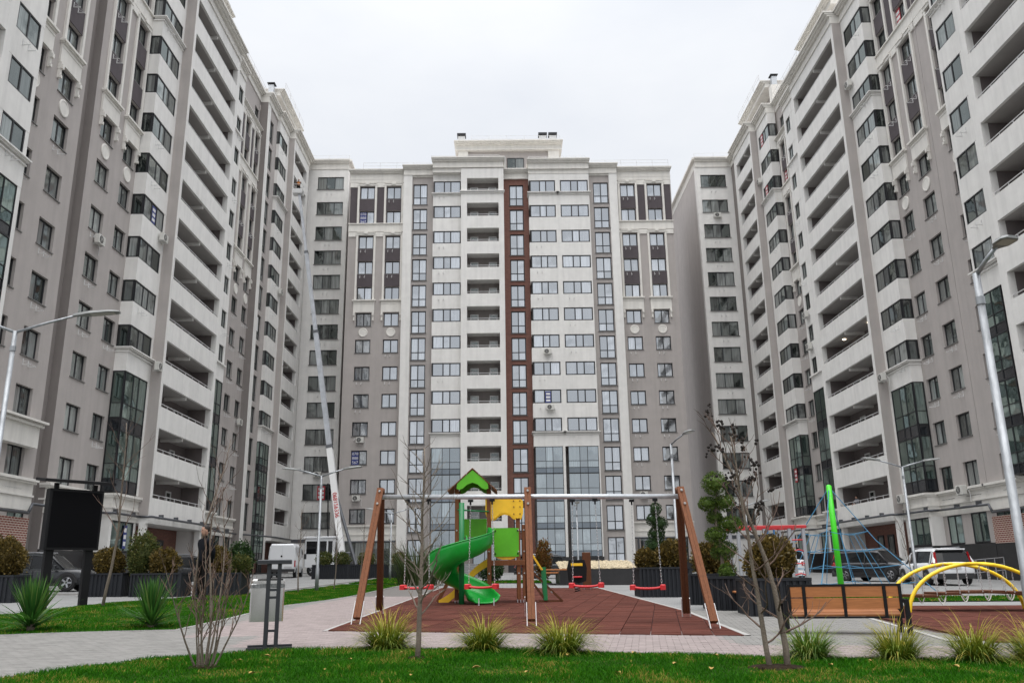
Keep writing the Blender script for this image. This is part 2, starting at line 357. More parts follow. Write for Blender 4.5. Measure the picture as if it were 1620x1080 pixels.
SPLIT = {'bay_jamb','shop_jamb','frieze','frieze_block','pilaster_strip','attic_wall'}
class Frame:
    """local facade axes: u along the wall, v outwards, z up"""
    def __init__(s, fn, rotz, flip, root, base, dz=0.0): s.fn = fn; s.rotz = rotz; s.flip = flip; s.root = root; s.base = base; s.dz = dz
    def box(s, mb, u0, u1, v0, v1, z0, z1):
        c = [s.fn(u, v, z) for u, v, z in ((u0,v0,z0),(u1,v0,z0),(u1,v1,z0),(u0,v1,z0),(u0,v0,z1),(u1,v0,z1),(u1,v1,z1),(u0,v1,z1))]
        f = [(0,3,2,1),(4,5,6,7),(0,1,5,4),(1,2,6,5),(2,3,7,6),(3,0,4,7)]
        if not s.flip: f = [q[::-1] for q in f]
        mb.add(c, f)
    def part(s, name, boxes, material):
        if name in SPLIT and len(boxes) > 1:
            for b in boxes: s.part(name, [b], material)
            return
        mb = MB()
        for b in boxes: s.box(mb, *b)
        return build(name, mb, material, s.root, tuple(-c for c in s.base))
    def win(s, u, v, z, w, h, cols, rows, glass, rot=None, **kw):
        return window(s.root, s.base, s.fn(u, v, z), s.rotz if rot is None else rot, w, h, cols, rows, glass, **kw)
    def wall(s, u0, u1, z0, z1, v, holes, material, th=.35, name='wall'):
        us = sorted({u0, u1, *[h[0] for h in holes], *[h[1] for h in holes]}); zs = sorted({z0, z1, *[h[2] for h in holes], *[h[3] for h in holes]})
        mb = MB()
        def q(*p):
            c = [s.fn(*a) for a in p]; mb.add(c, [(0,1,2,3) if s.flip else (3,2,1,0)])
        for i in range(len(us)-1):
            j = 0
            while j < len(zs)-1:
                def solid(jj):
                    cu, cz = (us[i]+us[i+1])/2, (zs[jj]+zs[jj+1])/2
                    return not any(h[0] < cu < h[1] and h[2] < cz < h[3] for h in holes)
                if not solid(j): j += 1; continue
                e = j
                while e+1 < len(zs)-1 and solid(e+1): e += 1
                q((us[i],v,zs[j]),(us[i+1],v,zs[j]),(us[i+1],v,zs[e+1]),(us[i],v,zs[e+1])); j = e+1
        for a, b, c, d in holes:
            q((a,v,c),(a,v-th,c),(b,v-th,c),(b,v,c)); q((a,v,d),(b,v,d),(b,v-th,d),(a,v-th,d))
            q((a,v,c),(a,v,d),(a,v-th,d),(a,v-th,c)); q((b,v,c),(b,v-th,c),(b,v-th,d),(b,v,d))
        for e in (u0, u1): q((e,v,z0),(e,v,z1),(e,v-th*1.5,z1),(e,v-th*1.5,z0))
        q((u0,v,z1),(u1,v,z1),(u1,v-th*1.5,z1),(u0,v-th*1.5,z1))
        return build(name, mb, material, s.root, tuple(-c for c in s.base))
    def cornice(s, u0, u1, v, z, h=1.1, over=.45, name='cornice', m=None, vb=-.3):
        return s.part(name, [(u0-.02,u1+.02,vb,v+.10,z,z+h*.16),(u0,u1,vb,v+.05,z+h*.16,z+h*.62),(u0-.04,u1+.04,vb,v+over*.45,z+h*.62,z+h*.75),
                             (u0-.08,u1+.08,vb,v+over*.75,z+h*.75,z+h*.88),(u0-.14,u1+.14,vb,v+over,z+h*.88,z+h)], m or CREAM)
def zt(k): return 7.76+3*k
BRK = None
def ac_bracket(fr, u, v, z):
    """two small white angle brackets left on the wall for an outdoor unit"""
    global BRK
    if BRK is None:
        mb = MB()
        for x in (-.25, .25):
            mb.box(x-.02, x+.02, -.03, 0, -.35, 0); mb.box(x-.02, x+.02, -.42, -.03, -.35, -.31); mb.beam((x,-.38,-.33),(x,-.02,-.1),.012,.012)
        BRK = mb.mesh('unit_bracket'); BRK.materials.append(UPVC)
    p = fr.fn(u, v, z)
    put('unit_bracket', BRK, None, fr.root, tuple(p[i]-fr.base[i] for i in range(3)), fr.rotz)
rb = random.Random(3)

def gray_section(fr, u0, u1, cols, k0, k1, z0, ztop, glass, win_h=1.5, decor=True, tall0=False, v=0.0):
    dz = fr.dz; holes = []
    for a, b in cols:
        for k in range(k0, k1+1):
            lo = zt(k)+dz-(2.08 if (tall0 and k == 0) else win_h)
            holes.append((a, b, lo, zt(k)+dz))
            fr.win((a+b)/2, v-.2, lo, b-a, zt(k)+dz-lo, (1,1), (1,), glass, fw=.095 if glass is GLC else .075)
            if rb.random() < .72 and k > 0 and not (decor and k in (7, 8, 11)): ac_bracket(fr, a+.55, v+(.06 if decor and k in (9,10,12) else 0), lo-.18)
    fr.wall(u0, u1, z0, ztop, v, holes, GRAY)
    if not decor: return
    T = lambda k: zt(k)+dz
    for i, (a, b) in enumerate(cols):
        # round medallion
        mb = MB(); n = 24; c = ((a+b)/2, T(6)+.80)
        for rr, vv in ((.50, .0), (.50, .05), (.46, .07), (.40, .07), (.38, .05)):
            for t in range(n): mb.v.append(fr.fn(c[0]+rr*math.cos(2*math.pi*t/n), v+vv, c[1]+rr*math.sin(2*math.pi*t/n)))
        for j in range(4):
            for t in range(n): t2 = (t+1) % n; mb.f.append((j*n+t, j*n+t2, (j+1)*n+t2, (j+1)*n+t))
        mb.f.append(tuple(range(4*n, 5*n))); build('medallion', mb, CREAM, fr.root, tuple(-q for q in fr.base))
        fr.part('apron_panel', [(a-.32,b+.32,v,v+.12,T(7)+.06,T(8)-1.75),(a-.38,b+.38,v,v+.2,T(8)-1.75,T(8)-1.66),(a-.44,b+.44,v,v+.3,T(8)-1.66,T(8)-1.53),(a-.3,b+.3,v,v+.15,T(8)-1.98,T(8)-1.9)], CREAM)
        for e in (a-.2, b+.2):
            fr.part('console', [(e-.1,e+.1,v,v+.2,T(7)-.1,T(7)+.06),(e-.1,e+.1,v,v+.28,T(7)-.35,T(7)-.1),(e-.08,e+.08,v,v+.16,T(7)-.72,T(7)-.35),(e-.08,e+.08,v,v+.22,T(7)-.9,T(7)-.72)], CREAM)
        for e0, e1 in ((a-.26,a-.04),(b+.04,b+.26)):
            fr.part('pilaster_strip', [(e0,e1,v,v+.13,T(8)-1.53,T(10)+.32),(e0,e1,v,v+.14,T(11)-1.5,T(12)+.32)], CREAM)
        for k in (8, 9, 11): fr.part('spandrel_panel', [(a-.03,b+.03,v,v+.05,T(k)+.03,T(k+1)-1.53)], PANEL)
        for k in (10, 12):
            fr.part('lintel', [(a-.34,b+.34,v,v+.16,T(k)+.06,T(k)+.30),(a-.2,b+.2,v,v+.22,T(k)+.30,T(k)+.40),((a+b)/2-.2,(a+b)/2+.2,v,v+.26,T(k)+.18,T(k)+.46)], CREAM)
    ends = [u0]+[x for c in cols for x in c]+[u1]
    gaps = [(ends[j], ends[j+1]) for j in range(0, len(ends), 2)]
    for e0, e1 in gaps:
        lo = e0+(.3 if e0 != u0 else .1); hi = e1-(.3 if e1 != u1 else .1)
        if hi-lo > .25: fr.part('upright_panel', [(lo,hi,v,v+.04,T(11)-1.45,T(12)-.15)], PANEL); fr.part('frieze_block', [(lo-.05,hi+.05,v,v+.1,T(12)-.1,T(12)+.45),(lo-.05,hi+.05,v,v+.1,T(10)-.1,T(10)+.42)], CREAM)
    fr.part('frieze', [(u0,u1,v,v+.08,T(10)+.5,T(11)-1.62),(u0,u1,v,v+.2,T(11)-1.62,T(11)-1.52),(u0,u1,v,v+.08,T(12)+.5,ztop)], CREAM)

def bay(fr, u0, u1, w0, w1, v, k0, k1, glass, cw, corn_k, z_low, ztop, side=True, split=(1.15,.8,1.1), ledge=None, cw_panes=(1.2,.55,.45)):
    dz = fr.dz; T = lambda k: zt(k)+dz; h = 1.46
    for k in range(k0, k1+1):
        lo = T(k-1); hi = T(k)-h
        bx = [(u0,u1,-.02,v,lo,hi)]
        if k == k0 or k in corn_k:
            bx += [(u0-.06,u1+.06,-.02,v+.08,hi-.34,hi-.26),(u0-.1,u1+.1,-.02,v+.16,hi-.16,hi-.08),(u0-.16,u1+.16,-.02,v+.26,hi-.08,hi-.003)]
        fr.part('parapet', bx, WHITE)
        fr.win((w0+w1)/2, v-.07, T(k)-h, w1-w0, h, split, (1,), glass, sill=False, fw=.11 if glass is GLC else .08)
        if side: fr.win(u0+.06, v/2-.02, T(k)-h, v-.12, h, (1,), (1,), glass, rot=0, sill=False, fw=.08)
        if w1 < u1-.05: fr.part('bay_jamb', [(w1,u1,-.02,v-.01,T(k)-h-.001,T(k)+.001)], WHITE)
        if w0 > u0+.15: fr.part('bay_jamb', [(u0,w0,-.02,v-.01,T(k)-h-.001,T(k)+.001)], WHITE)
        if rb.random() < .5: ac_bracket(fr, w0+.9, v, hi-.25)
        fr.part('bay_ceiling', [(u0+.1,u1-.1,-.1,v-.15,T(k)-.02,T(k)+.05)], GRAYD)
    if k1 < 13: fr.part('parapet', [(u0,u1,-.02,v,T(k1),ztop)], WHITE)
    # full-height glazing below
    z = T(k0-1); n = max(1, round((z-z_low)/3.0)); st = (z-z_low)/n
    for j in range(n):
        fr.win((w0+w1)/2, v-.06, z-(j+1)*st, w1-w0, st, split, cw_panes, cw, sill=False, spand=(2,) if j < n-1 or True else (), fw=.05, name='curtain_wall')
        if side: fr.win(u0+.05, v/2-.02, z-(j+1)*st, v-.08, st, (1,), cw_panes, cw, rot=0, sill=False, spand=(2,), fw=.05, name='curtain_wall')
    if w1 < u1-.05: fr.part('bay_jamb', [(w1,u1,-.02,v-.01,z_low,z)], WHITE)

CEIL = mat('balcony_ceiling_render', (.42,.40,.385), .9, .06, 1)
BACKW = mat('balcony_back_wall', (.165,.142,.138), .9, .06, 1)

def balcony(fr, o0, o1, b0, b1, v, k0, k1, z_low, ztop, depth=1.75, pier=True, corn_k=()):
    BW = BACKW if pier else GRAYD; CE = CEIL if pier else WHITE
    dz = fr.dz; T = lambda k: zt(k)+dz
    fr.part('balcony_post', [(b0,o0,-.2,v,z_low,ztop)], WHITE); fr.part('balcony_post', [(o1,b1,-.2,v,z_low,ztop)], WHITE)
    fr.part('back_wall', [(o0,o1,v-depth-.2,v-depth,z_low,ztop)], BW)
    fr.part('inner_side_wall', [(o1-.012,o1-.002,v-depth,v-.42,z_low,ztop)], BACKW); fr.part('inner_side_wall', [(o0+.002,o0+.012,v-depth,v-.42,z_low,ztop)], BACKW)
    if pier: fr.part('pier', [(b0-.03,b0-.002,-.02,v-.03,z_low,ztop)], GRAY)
    for k in range(k0, k1+1):
        lo = T(k-1)+.04 if k > k0 else z_low; hi = T(k)-1.52
        bx = [(o0,o1,v-.2,v-.004,lo,hi)]
        if k in corn_k: bx += [(b0-.05,b1+.05,v-.1,v+.12,hi-.3,hi-.2),(b0-.1,b1+.1,v-.1,v+.22,hi-.12,hi-.02)]
        fr.part('parapet', bx, WHITE)
        fr.part('balcony_slab', [(o0,o1,v-depth,v-.2,T(k)+.04,T(k)+.28)], CE)
        if pier: fr.part('ceiling_beam', [((o0+o1)/2-.12,(o0+o1)/2+.12,v-depth,v-.2,T(k)-.16,T(k)+.04)], WHITE)
        # rail above the parapet
        rl = [(o0,o1,v-.16,v-.11,hi+.22,hi+.26)]
        n = max(3, int((o1-o0)/1.25))
        rl += [(o0+(o1-o0)*i/n-.02,o0+(o1-o0)*i/n+.02,v-.155,v-.115,hi-.02,hi+.22) for i in range(n+1)]
        fr.part('railing', rl, ALU)
        zf = T(k)-2.62
        for ud, wd in ((o0+(o1-o0)*.72, .95), (o0+(o1-o0)*.36, .8)) if o1-o0 > 7 else ((o0+.75, .9), (o1-.7, .9)):
            fr.win(ud, v-depth+.05, zf, wd, 2.15, (1,), (.35,1.0,.6), GLS, frame=UPVC, sill=False, name='balcony_door', fw=.1)
    fr.part('balcony_slab', [(o0,o1,v-depth,v-.2,z_low+.02,z_low+.2)], WHITE)
    fr.part('fascia', [(o0,o1,v-.2,v-.004,T(k1)+.03,ztop)], WHITE)

def roof_rail(fr, u0, u1, v, z, h=.75):
    mb = MB(); n = max(2, int(abs(u1-u0)/1.8))
    for i in range(n+1):
        u = u0+(u1-u0)*i/n; fr.box(mb, u-.02, u+.02, v-.02, v+.02, z, z+h)
    for zz in (z+h*.5, z+h): fr.box(mb, u0, u1, v-.015, v+.015, zz-.015, zz+.015)
    return build('roof_railing', mb, ALU, fr.root, tuple(-c for c in fr.base))
def chimney(fr, u, v, z, h=1.6, s=.45, pipe=True):
    fr.part('chimney', [(u-s,u+s,v-s,v+s,z,z+h)], CREAM)
    fr.part('chimney_flue', [(u-s*.6,u+s*.6,v-s*.6,v+s*.6,z+h,z+h+1.1)], GALV)
    fr.part('chimney_cap', [(u-s*.9,u+s*.9,v-s*.9,v+s*.9,z+h+1.22,z+h+1.3)]+[(u+a*s*.5-.03,u+a*s*.5+.03,v+b*s*.5-.03,v+b*s*.5+.03,z+h+1.1,z+h+1.22) for a in (-1,1) for b in (-1,1)], TRIM)

# ================================================================== left block
baseL = (-24.45, 62.0, 1.0)
rootL = thing('apartment_block', 'long taupe and white apartment block along the left side, bays and deep balconies', 'building', baseL)
FL = Frame(lambda u, v, z: (-24.45+v, u, z), R(90), False, rootL, baseL, 0.0)
def core(fr, u0, u1, v0, v1, z0, z1, name='wall_core', m=None): return fr.part(name, [(u0,u1,v0,v1,z0,z1)], m or GRAY)
def side_block(fr, du, far, rightside):
    D = lambda u: u+du
    dz = fr.dz
    topz = 44.9+dz; tz2 = 48.0+dz
    core(fr, D(26), 94.2, -14, -.6, -1, 44.9+dz)
    # ---- near balcony stack and near bay
    if not rightside:
        balcony(fr, 26, 34.45, 25.5, 34.9, 1.55, 0, 12, 5.0+dz, topz)
        nb0, nb1, nw0, nw1 = 34.9, 38.6, 36.3, 38.3
        gcols = [(38.75,40.38),(41.85,43.45)]; gend = 44.55
    else:
        balcony(fr, 33, 43.55, 32.5, 44.2, 1.55, 0, 12, 5.0+dz, topz)
        nb0, nb1, nw0, nw1 = 44.2, 47.95, 45.6, 47.75
        gcols = [(48.1,49.7)]; gend = 51.42
    bay(fr, nb0, nb1, nw0, nw1, .8, 4 if rightside else 5, 12, GLS, GLG, (10,), 6.25+dz, topz, side=False, split=(1,1.05))
    gray_section(fr, nb1, gend, gcols, 0, 12, 5.0+dz, topz, GLS, tall0=True)
    if not rightside:
        fr.part('apron_box', [(40.2,43.75,0,.45,7.7,8.75),(40.1,43.9,0,.6,8.75,8.86),(40.0,44.05,0,.75,8.95,9.06),(40.15,43.85,0,.52,8.86,8.95)], CREAM)
        fr.part('recess_wall', [(44.56,45.84,-.59,-.5,1,topz)], GRAYD); fr.part('recess_shade', [(45.84,45.847,-.5,-.004,1,topz)], GRAYD)  # recess back and thin side sheet coloured dark to stand in for shade
    b0 = 45.85 if not rightside else 51.46
    # ---- section with two window columns, then bay, then deep balconies
    cols = [(D(46.9), D(48.55)), (D(50.07), D(51.6))]
    gray_section(fr, b0, D(52.0), cols, 0, 12, 5.0+dz, topz, GLS, tall0=True)
    bay(fr, D(52.0), D(55.7), D(52.12), D(55.35), .8, 3, 12, GLS, GLG, (10 if rightside else 11,), 6.3+dz, topz)
    balcony(fr, D(56.05), D(65.6), D(55.7), D(66.1), 1.55, 0, 12, 4.95+dz, topz, corn_k=())
    fr.cornice(nb0-12, gend, 0, topz, 1.1, .6); fr.cornice(nb0, nb1, .8, topz, 1.1, .5, vb=.0)
    fr.cornice(b0, D(52.0), 0, topz, 1.1, .6); fr.cornice(D(52.0), D(55.7), .8, topz, 1.1, .55, vb=0); fr.cornice(D(55.7), D(66.1), 1.55, topz, 1.1, .62, vb=0)
    # set-back attic above the deep balconies
    fr.part('attic_wall', [(D(57.5),D(64.4),-2,-.4,topz+1.1,topz+3.3)], GRAY); fr.cornice(D(57.2), D(64.8), .6, topz+3.0, .8, .6, vb=-2)
    roof_rail(fr, nb0-8, D(57), .3, topz+1.1); roof_rail(fr, D(65), D(66), .3, topz+1.1); roof_rail(fr, D(57.4), D(64.6), .8, topz+3.9)
    # ---- far section, one storey higher
    e = far
    core(fr, D(66.1), 94.2, -14, -.6, -1, tz2)
    n0, n1, nw = e['narrow']
    for k in range(4, 13):
        fr.part('parapet', [(n0,n1,-.02,1.05,zt(k-1)+dz,zt(k)+dz-1.5)]+([(n0-.05,n1+.1,-.02,1.2,zt(k)+dz-1.65,zt(k)+dz-1.52)] if k in (4,11) else []), WHITE)
        fr.part('bay_jamb', [(n0,nw[0],-.02,1.04,zt(k)+dz-1.5,zt(k)+dz),(nw[1],n1,-.02,1.04,zt(k)+dz-1.5,zt(k)+dz)], WHITE)
        fr.win((nw[0]+nw[1])/2, .9, zt(k)+dz-1.5, nw[1]-nw[0], 1.5, (1,1), (1,), GLS, sill=False)
        if k % 2: ac_bracket(fr, nw[0]+.6, 1.05, zt(k)+dz-1.8)
    for j in range(3):
        fr.win((n0+n1)/2, .98, 6.3+dz+j*3.48, n1-n0, 3.48, (1,1,1), (1.2,.55,.45), GLG, sill=False, spand=(2,), fw=.05, name='curtain_wall')
    fr.part('parapet', [(n0,n1,-.02,1.05,zt(12)+dz,tz2-3.0)], WHITE); fr.cornice(n0, n1, 1.05, tz2-3.05, 1.0, .4, vb=0)
    gray_section(fr, n1, e['g1'], e['gcols'], 0, 12, 5.0+dz, zt(12)+dz+.95, GLS, tall0=True)
    fr.wall(n1-3.3, e['g1'], zt(12)+dz+.95, tz2, -.15, [(a+.1, b-.1, zt(13)+dz-1.5, zt(13)+dz) for a, b in e['gcols'][-1:]], GRAY)
    for a, b in e['gcols'][-1:]: fr.win((a+b)/2, -.3, zt(13)+dz-1.5, b-a-.2, 1.5, (1,1), (1,), GLS)
    fr.cornice(n1-.1, e['g1'], 0, zt(12)+dz+.5, .55, .35)
    fr.cornice(n1-3.3, e['g1'], -.15, tz2, 1.1, .5)
    if 'pil' in e:
        p0, p1, tw = e['pil']
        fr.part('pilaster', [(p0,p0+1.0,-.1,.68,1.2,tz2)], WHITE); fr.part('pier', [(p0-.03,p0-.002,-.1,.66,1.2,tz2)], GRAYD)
        hs = [(tw[0],tw[1],zt(k)+dz-2.5,zt(k)+dz) for k in range(0,14)]
        fr.wall(p0+1.0, p1, 1.2, tz2, .62, hs, GRAY)
        for h in hs: fr.win((h[0]+h[1])/2, .45, h[2], h[1]-h[0], 2.5, (1,1), (1.7,.8), GLS, sill=False)
        fr.cornice(p0, p1, .65, tz2, 1.1, .5, vb=-.3)
    y0, y1, w0, w1 = e['bay']
    bay(fr, y0, y1, w0, w1, e['bv'], 3, 13, GLS, GLG, (e['bc'],), 2.8 if not rightside else 6.3+dz, tz2)
    fr.part('parapet', [(y0,y1,-.02,e['bv'],zt(13)+dz,tz2+.01)], WHITE); fr.cornice(y0, y1, e['bv'], tz2, 1.1, .5, vb=0)
    o0, o1, c0, c1 = e['bal']
    balcony(fr, o0, o1, c0, c1, 1.57, 0, 13, 4.95+dz, tz2)
    fr.cornice(c0, c1, 1.57, tz2, 1.1, .6, vb=0)
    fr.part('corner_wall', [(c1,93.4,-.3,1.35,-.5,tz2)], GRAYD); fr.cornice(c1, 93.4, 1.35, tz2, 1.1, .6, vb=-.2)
    fr.part('attic_wall', [(y0+1,c1-2,-2.4,-.6,tz2+1.1,tz2+3.6)], GRAY); fr.cornice(y0+.6, c1-1.2, .45, tz2+3.4, .8, .55, vb=-2)
    roof_rail(fr, n1-3, y0, .2, tz2+1.1); roof_rail(fr, y0+.8, c1-1.4, 1.0, tz2+4.3); roof_rail(fr, c1-1, 93, 1.6, tz2+1.1)
    chimney(fr, y0-.2, -.2, tz2+1.1, 1.9)
    for uu in (c1-.9, c1+.6):
        mb = MB(); p = fr.fn(uu, .9, tz2+1.1); mb.lathe([(.28,0),(.28,.5),(.5,.62),(.56,.85),(.5,1.08),(.3,1.15),(.1,1.2)], 14, p)
        build('roof_ventilator', mb, GALV, fr.root, tuple(-c for c in fr.base), smooth=True)
    # ---- string course, ground floor
    segs = [(nb0-12, gend, 0), (b0, D(52.0), 0), (D(52.0), D(55.7), .8), (n0, n1, 1.05), (n1, e['g1'], 0)]
    if rightside: segs += [(y0, y1, e['bv'])]
    for a, b, vv in segs:
        fr.part('string_course', [(a,b,-.3,vv+.06,4.62+dz,5.95+dz),(a-.03,b+.03,-.3,vv+.14,5.3+dz,5.4+dz),(a-.06,b+.06,-.3,vv+.2,5.95+dz,6.06+dz),(a-.1,b+.1,-.3,vv+.3,6.06+dz,6.2+dz)], CREAM)
        fr.part('plinth', [(a,b,-.6,vv+.05,-1,2.76+dz)], BLACKST)
        # shop windows
        n = max(1, int((b-a)/2.4))
        for i in range(n):
            c = a+(b-a)*(i+.5)/n; ww = (b-a)/n*(.82 if vv else .62)
            fr.win(c, vv-.05, 2.8+dz, ww, 1.8, (1,1) if ww < 2 else (1,1,1), (1,), GLG, sill=False, name='shop_window')
            fr.part('shop_jamb', [(c-(b-a)/n/2, c-ww/2, -.5, vv+.0, 2.76+dz, 4.62+dz), (c+ww/2, c+(b-a)/n/2, -.5, vv+.0, 2.76+dz, 4.62+dz)], WHITE if vv else GRAY)
    fr.part('balcony_soffit', [(D(55.7),D(66.1),-.3,1.55,4.62+dz,4.94+dz)], WHITE)
    # entrance under the deep balconies: brick, doors, white posts
    fr.part('entrance_brick', [(D(55.7),D(66.3),-.597,-.47,-1,4.62+dz)], BRICK)
    for c in (D(61.2), D(63.0)):
        fr.win(c, -.44, 1.35+dz, 1.1, 2.5, (1,), (1,), GLS, sill=False, name='entrance_door', fw=.14)
    for c in (D(55.85), D(65.9)): fr.part('entrance_post', [(c-.2,c+.2,1.0,1.4,-1,4.62+dz)], WHITE)
    fr.part('entrance_landing', [(D(56),D(65.6),-.6,1.5,-1,1.25+dz)], BLACKST)
    # brick under the nearest part
    fr.part('brick_base', [(nb0-10, gend-.02, .01, .07, 2.7+dz, 4.25+dz)], BRICKL)
    # far entrance
    fr.part('balcony_soffit', [(c0,93.2,-.3,1.5,4.6+dz,4.94+dz)], WHITE); fr.part('entrance_brick', [(c0,93.2,-.597,-.47,-1,4.6+dz)], BRICK)
    fr.win((o0+o1)/2, -.44, 1.5+dz, 1.6, 2.6, (1,1), (1,), GLS, sill=False, name='entrance_door', fw=.12)
    fr.part('plinth', [(c0-.4,93.4,-.6,.3,-1,1.6)], BLACKST)
    # grey gas pipe on brackets
    zz = 5.02+dz
    run = [(nb0-9,.3,4.48+dz),(gend-.6,.3,4.48+dz),(gend-.3,.3,4.95+dz),(D(51.8),.3,zz),(D(52.0),1.0,zz),(D(55.6),1.0,zz),(D(55.75),1.75,zz),(D(66.1),1.75,zz),(D(66.3),1.35,zz-.1),(n1,1.35,zz-.1),(n1+.2,.35,zz-.1),(e['g1'],.35,zz-.1),(y0,.98+.3,zz-.1),(c0,1.8,zz-.1),(92.6,1.8,zz-.1)]
    mb = MB()
    for a, b in zip(run[:-1], run[1:]): mb.tube([fr.fn(*a), fr.fn(*b)], .075, 8)
    build('gas_pipe', mb, PIPE, fr.root, tuple(-c for c in fr.base), smooth=True)
    mb = MB()
    for i in range(14):
        u = D(47)+i*2.6
        vv = .3 if u < D(52) else 1.0 if u < D(55.7) else 1.75 if u < D(66.1) else 1.3 if u < n1 else .35
        fr.box(mb, u-.05, u+.05, vv-.25, vv+.09, zz-.05, zz+.22)
    build('pipe_clamp', mb, PIPE, fr.root, tuple(-c for c in fr.base))

side_block(FL, 0.0, dict(narrow=(66.1,69.35,(67.8,69.0)), g1=77.85, gcols=[(70.2,71.7),(73.1,74.65),(76.1,77.6)], pil=(77.85,81.6,(78.95,80.3)),
                         bay=(81.6,85.4,81.7,84.7), bv=.95, bc=11, bal=(85.8,91.3,85.4,92.3)), False)
# end wing turned towards the camera
def end_wing(fr, u0, u1, w0, w1, z_low, dz, uside0, uside1):
    hs = [(w0,w1,zt(k)+dz-1.72,zt(k)+dz) if k < 12 else (w0,w1,zt(k)+dz-1.62+(.12,.35)[k-12],zt(k)+dz+(.12,.35)[k-12]) for k in range(0,14)]
    fr.wall(u0, u1, -1, 48.1+dz, 0, hs, WHITE, .4)
    for h in hs:
        fr.win((h[0]+h[1])/2, -.15, h[2], h[1]-h[0], h[3]-h[2], (1,1,1), (1,), GLS, sill=True)
        ac_bracket(fr, (w0+w1)/2-.1, 0, h[2]-.35)
    fr.part('wing_core', [(u0+.02,u1-.02,-16,-.45,-1,48.1+dz)], GRAY)
    fr.cornice(u0, u1, 0, 48.1+dz, 1.15, .5); fr.part('parapet', [(u0,u1,-15,-.2,48.1+dz,49.2+dz)], CREAM)
    fr.part('side_cornice', [(u0-.35,u1+.35,-15,.3,49.0+dz,49.27+dz)], CREAM)
    roof_rail(fr, u0, u1, -.1, 49.25+dz)
    fr.part('string_course', [(u0,u1,-.2,.08,4.6+dz,4.95+dz)], PIPE)
FEL = Frame(lambda u, v, z: (u, 93.3-v, z), 0.0, True, rootL, baseL, 0.0)
end_wing(FEL, -23.3, -18.35, -22.0, -18.9, 5, 0.05, 0, 0)

# ================================================================== right block
baseR = (28.9, 66.0, .6)
rootR = thing('apartment_block', 'long taupe and white apartment block along the right side, behind the parked cars', 'building', baseR)
FR = Frame(lambda u, v, z: (28.9-v, u, z), R(-90), True, rootR, baseR, -0.2)
side_block(FR, 5.3, dict(narrow=(71.4,75.3,(73.7,74.9)), g1=80.55, gcols=[(75.9,77.4),(78.3,79.75)],
                         bay=(80.55,84.4,80.65,83.9), bv=.85, bc=11, bal=(84.85,90.4,84.5,91.3)), True)
FER = Frame(lambda u, v, z: (u, 93.3-v, z), 0.0, True, rootR, baseR, -0.2)
end_wing(FER, 23.2, 27.9, 23.75, 26.8, 5, -.15, 0, 0)

# ================================================================== centre block
baseC = (1.0, 89.0, 1.2)
rootC = thing('apartment_block', 'frontal apartment block closing the far end, with a red brick stripe', 'building', baseC)
FC = Frame(lambda u, v, z: (u, 89.0-v, z), 0.0, True, rootC, baseC, 0.03)
CT = 45.0
core(FC, -17.2, 19.1, -14, -.6, -1, CT)
def cgray(u0, u1, cols): gray_section(FC, u0, u1, cols, 0, 12, 5.0, CT-.1, GLC)
cgray(-17.3, -11.13, [(-16.12,-14.46),(-13.11,-11.47)]); cgray(12.98, 19.2, [(13.39,15.05),(16.44,18.09)])
def tallcol(u0, u1, a, b, v, m_, glass, z0=1.0):
    hs = [(a,b,zt(k)+.03-2.5,zt(k)+.03) for k in range(0,13)]+([(a,b,2.1,4.6)])
    FC.wall(u0, u1, z0, CT, v, hs, m_)
    for h in hs: FC.win((a+b)/2, v-.16, h[2], b-a, h[3]-h[2], (1,1), (1.65,.85), glass, sill=True, fw=.095)
tallcol(-10.15, -7.75, -10.05, -8.45, .5, GRAY, GLC); tallcol(9.75, 12.06, 10.26, 11.97, .5, GRAY, GLC); tallcol(.15, 2.95, .79, 2.37, .0, BRICK, GLC)
for a, b in ((-11.13,-10.15),(12.06,12.98)): FC.part('pilaster', [(a,b,-.2,.75,-1,CT)], WHITE)
bay(FC, -7.75, -4.62, -7.67, -4.65, 1.2, 3, 12, GLC, GLB, (12,), 2.7, CT, side=False)
bay(FC, 2.95, 6.2, 3.08, 5.94, 1.2, 3, 12, GLC, GLB, (12,), 2.7, CT, side=False); bay(FC, 6.2, 9.75, 6.48, 9.62, 1.2, 3, 12, GLC, GLB, (12,), 2.7, CT, side=False)
balcony(FC, -3.93, -.43, -4.6, .15, 1.9, 0, 12, 5.0, CT, depth=1.45, pier=False, corn_k=(12,))
FC.part('entrance_wall', [(-4.6,.15,-.3,1.0,-1,4.98)], GRAYD); FC.win(-2.2, 1.05, 1.5, 2.4, 2.6, (1,1), (1,), GLB, sill=False, name='entrance_door')
for a, b, v, dz in ((-17.3,-11.13,0,0),(12.98,19.2,0,0),(-11.13,-7.75,.72,.15),(9.75,12.98,.72,.15),(-7.75,.15,1.9,.45),(2.95,9.75,1.35,.45),(.15,2.95,.1,-.15)):
    FC.cornice(a, b, v, CT-.35+dz, 1.15, .5, vb=-1); FC.part('parapet', [(a,b,-2,v-.1,CT-.4,CT+.7+dz)], CREAM)
FC.part('attic_wall', [(-5.1,6.6,-7,-3.0,CT,50.0)], GRAY); FC.part('attic_wall', [(-5.2,-4.0,-7,-2.7,CT,50.0),(5.5,6.8,-7,-2.7,CT,50.0)], CREAM)
FC.cornice(-5.5, 7.1, -2.6, 49.6, 1.0, .7, vb=-7)
FC.win(1.6, -2.95, 46.5, 2.0, 2.2, (1,1), (1,), GLS, sill=True)
for u in (-2.6, -.2): FC.win(u, -2.95, 46.6, 1.2, 2.3, (1,1), (1,), GLS, frame=UPVC, sill=False)
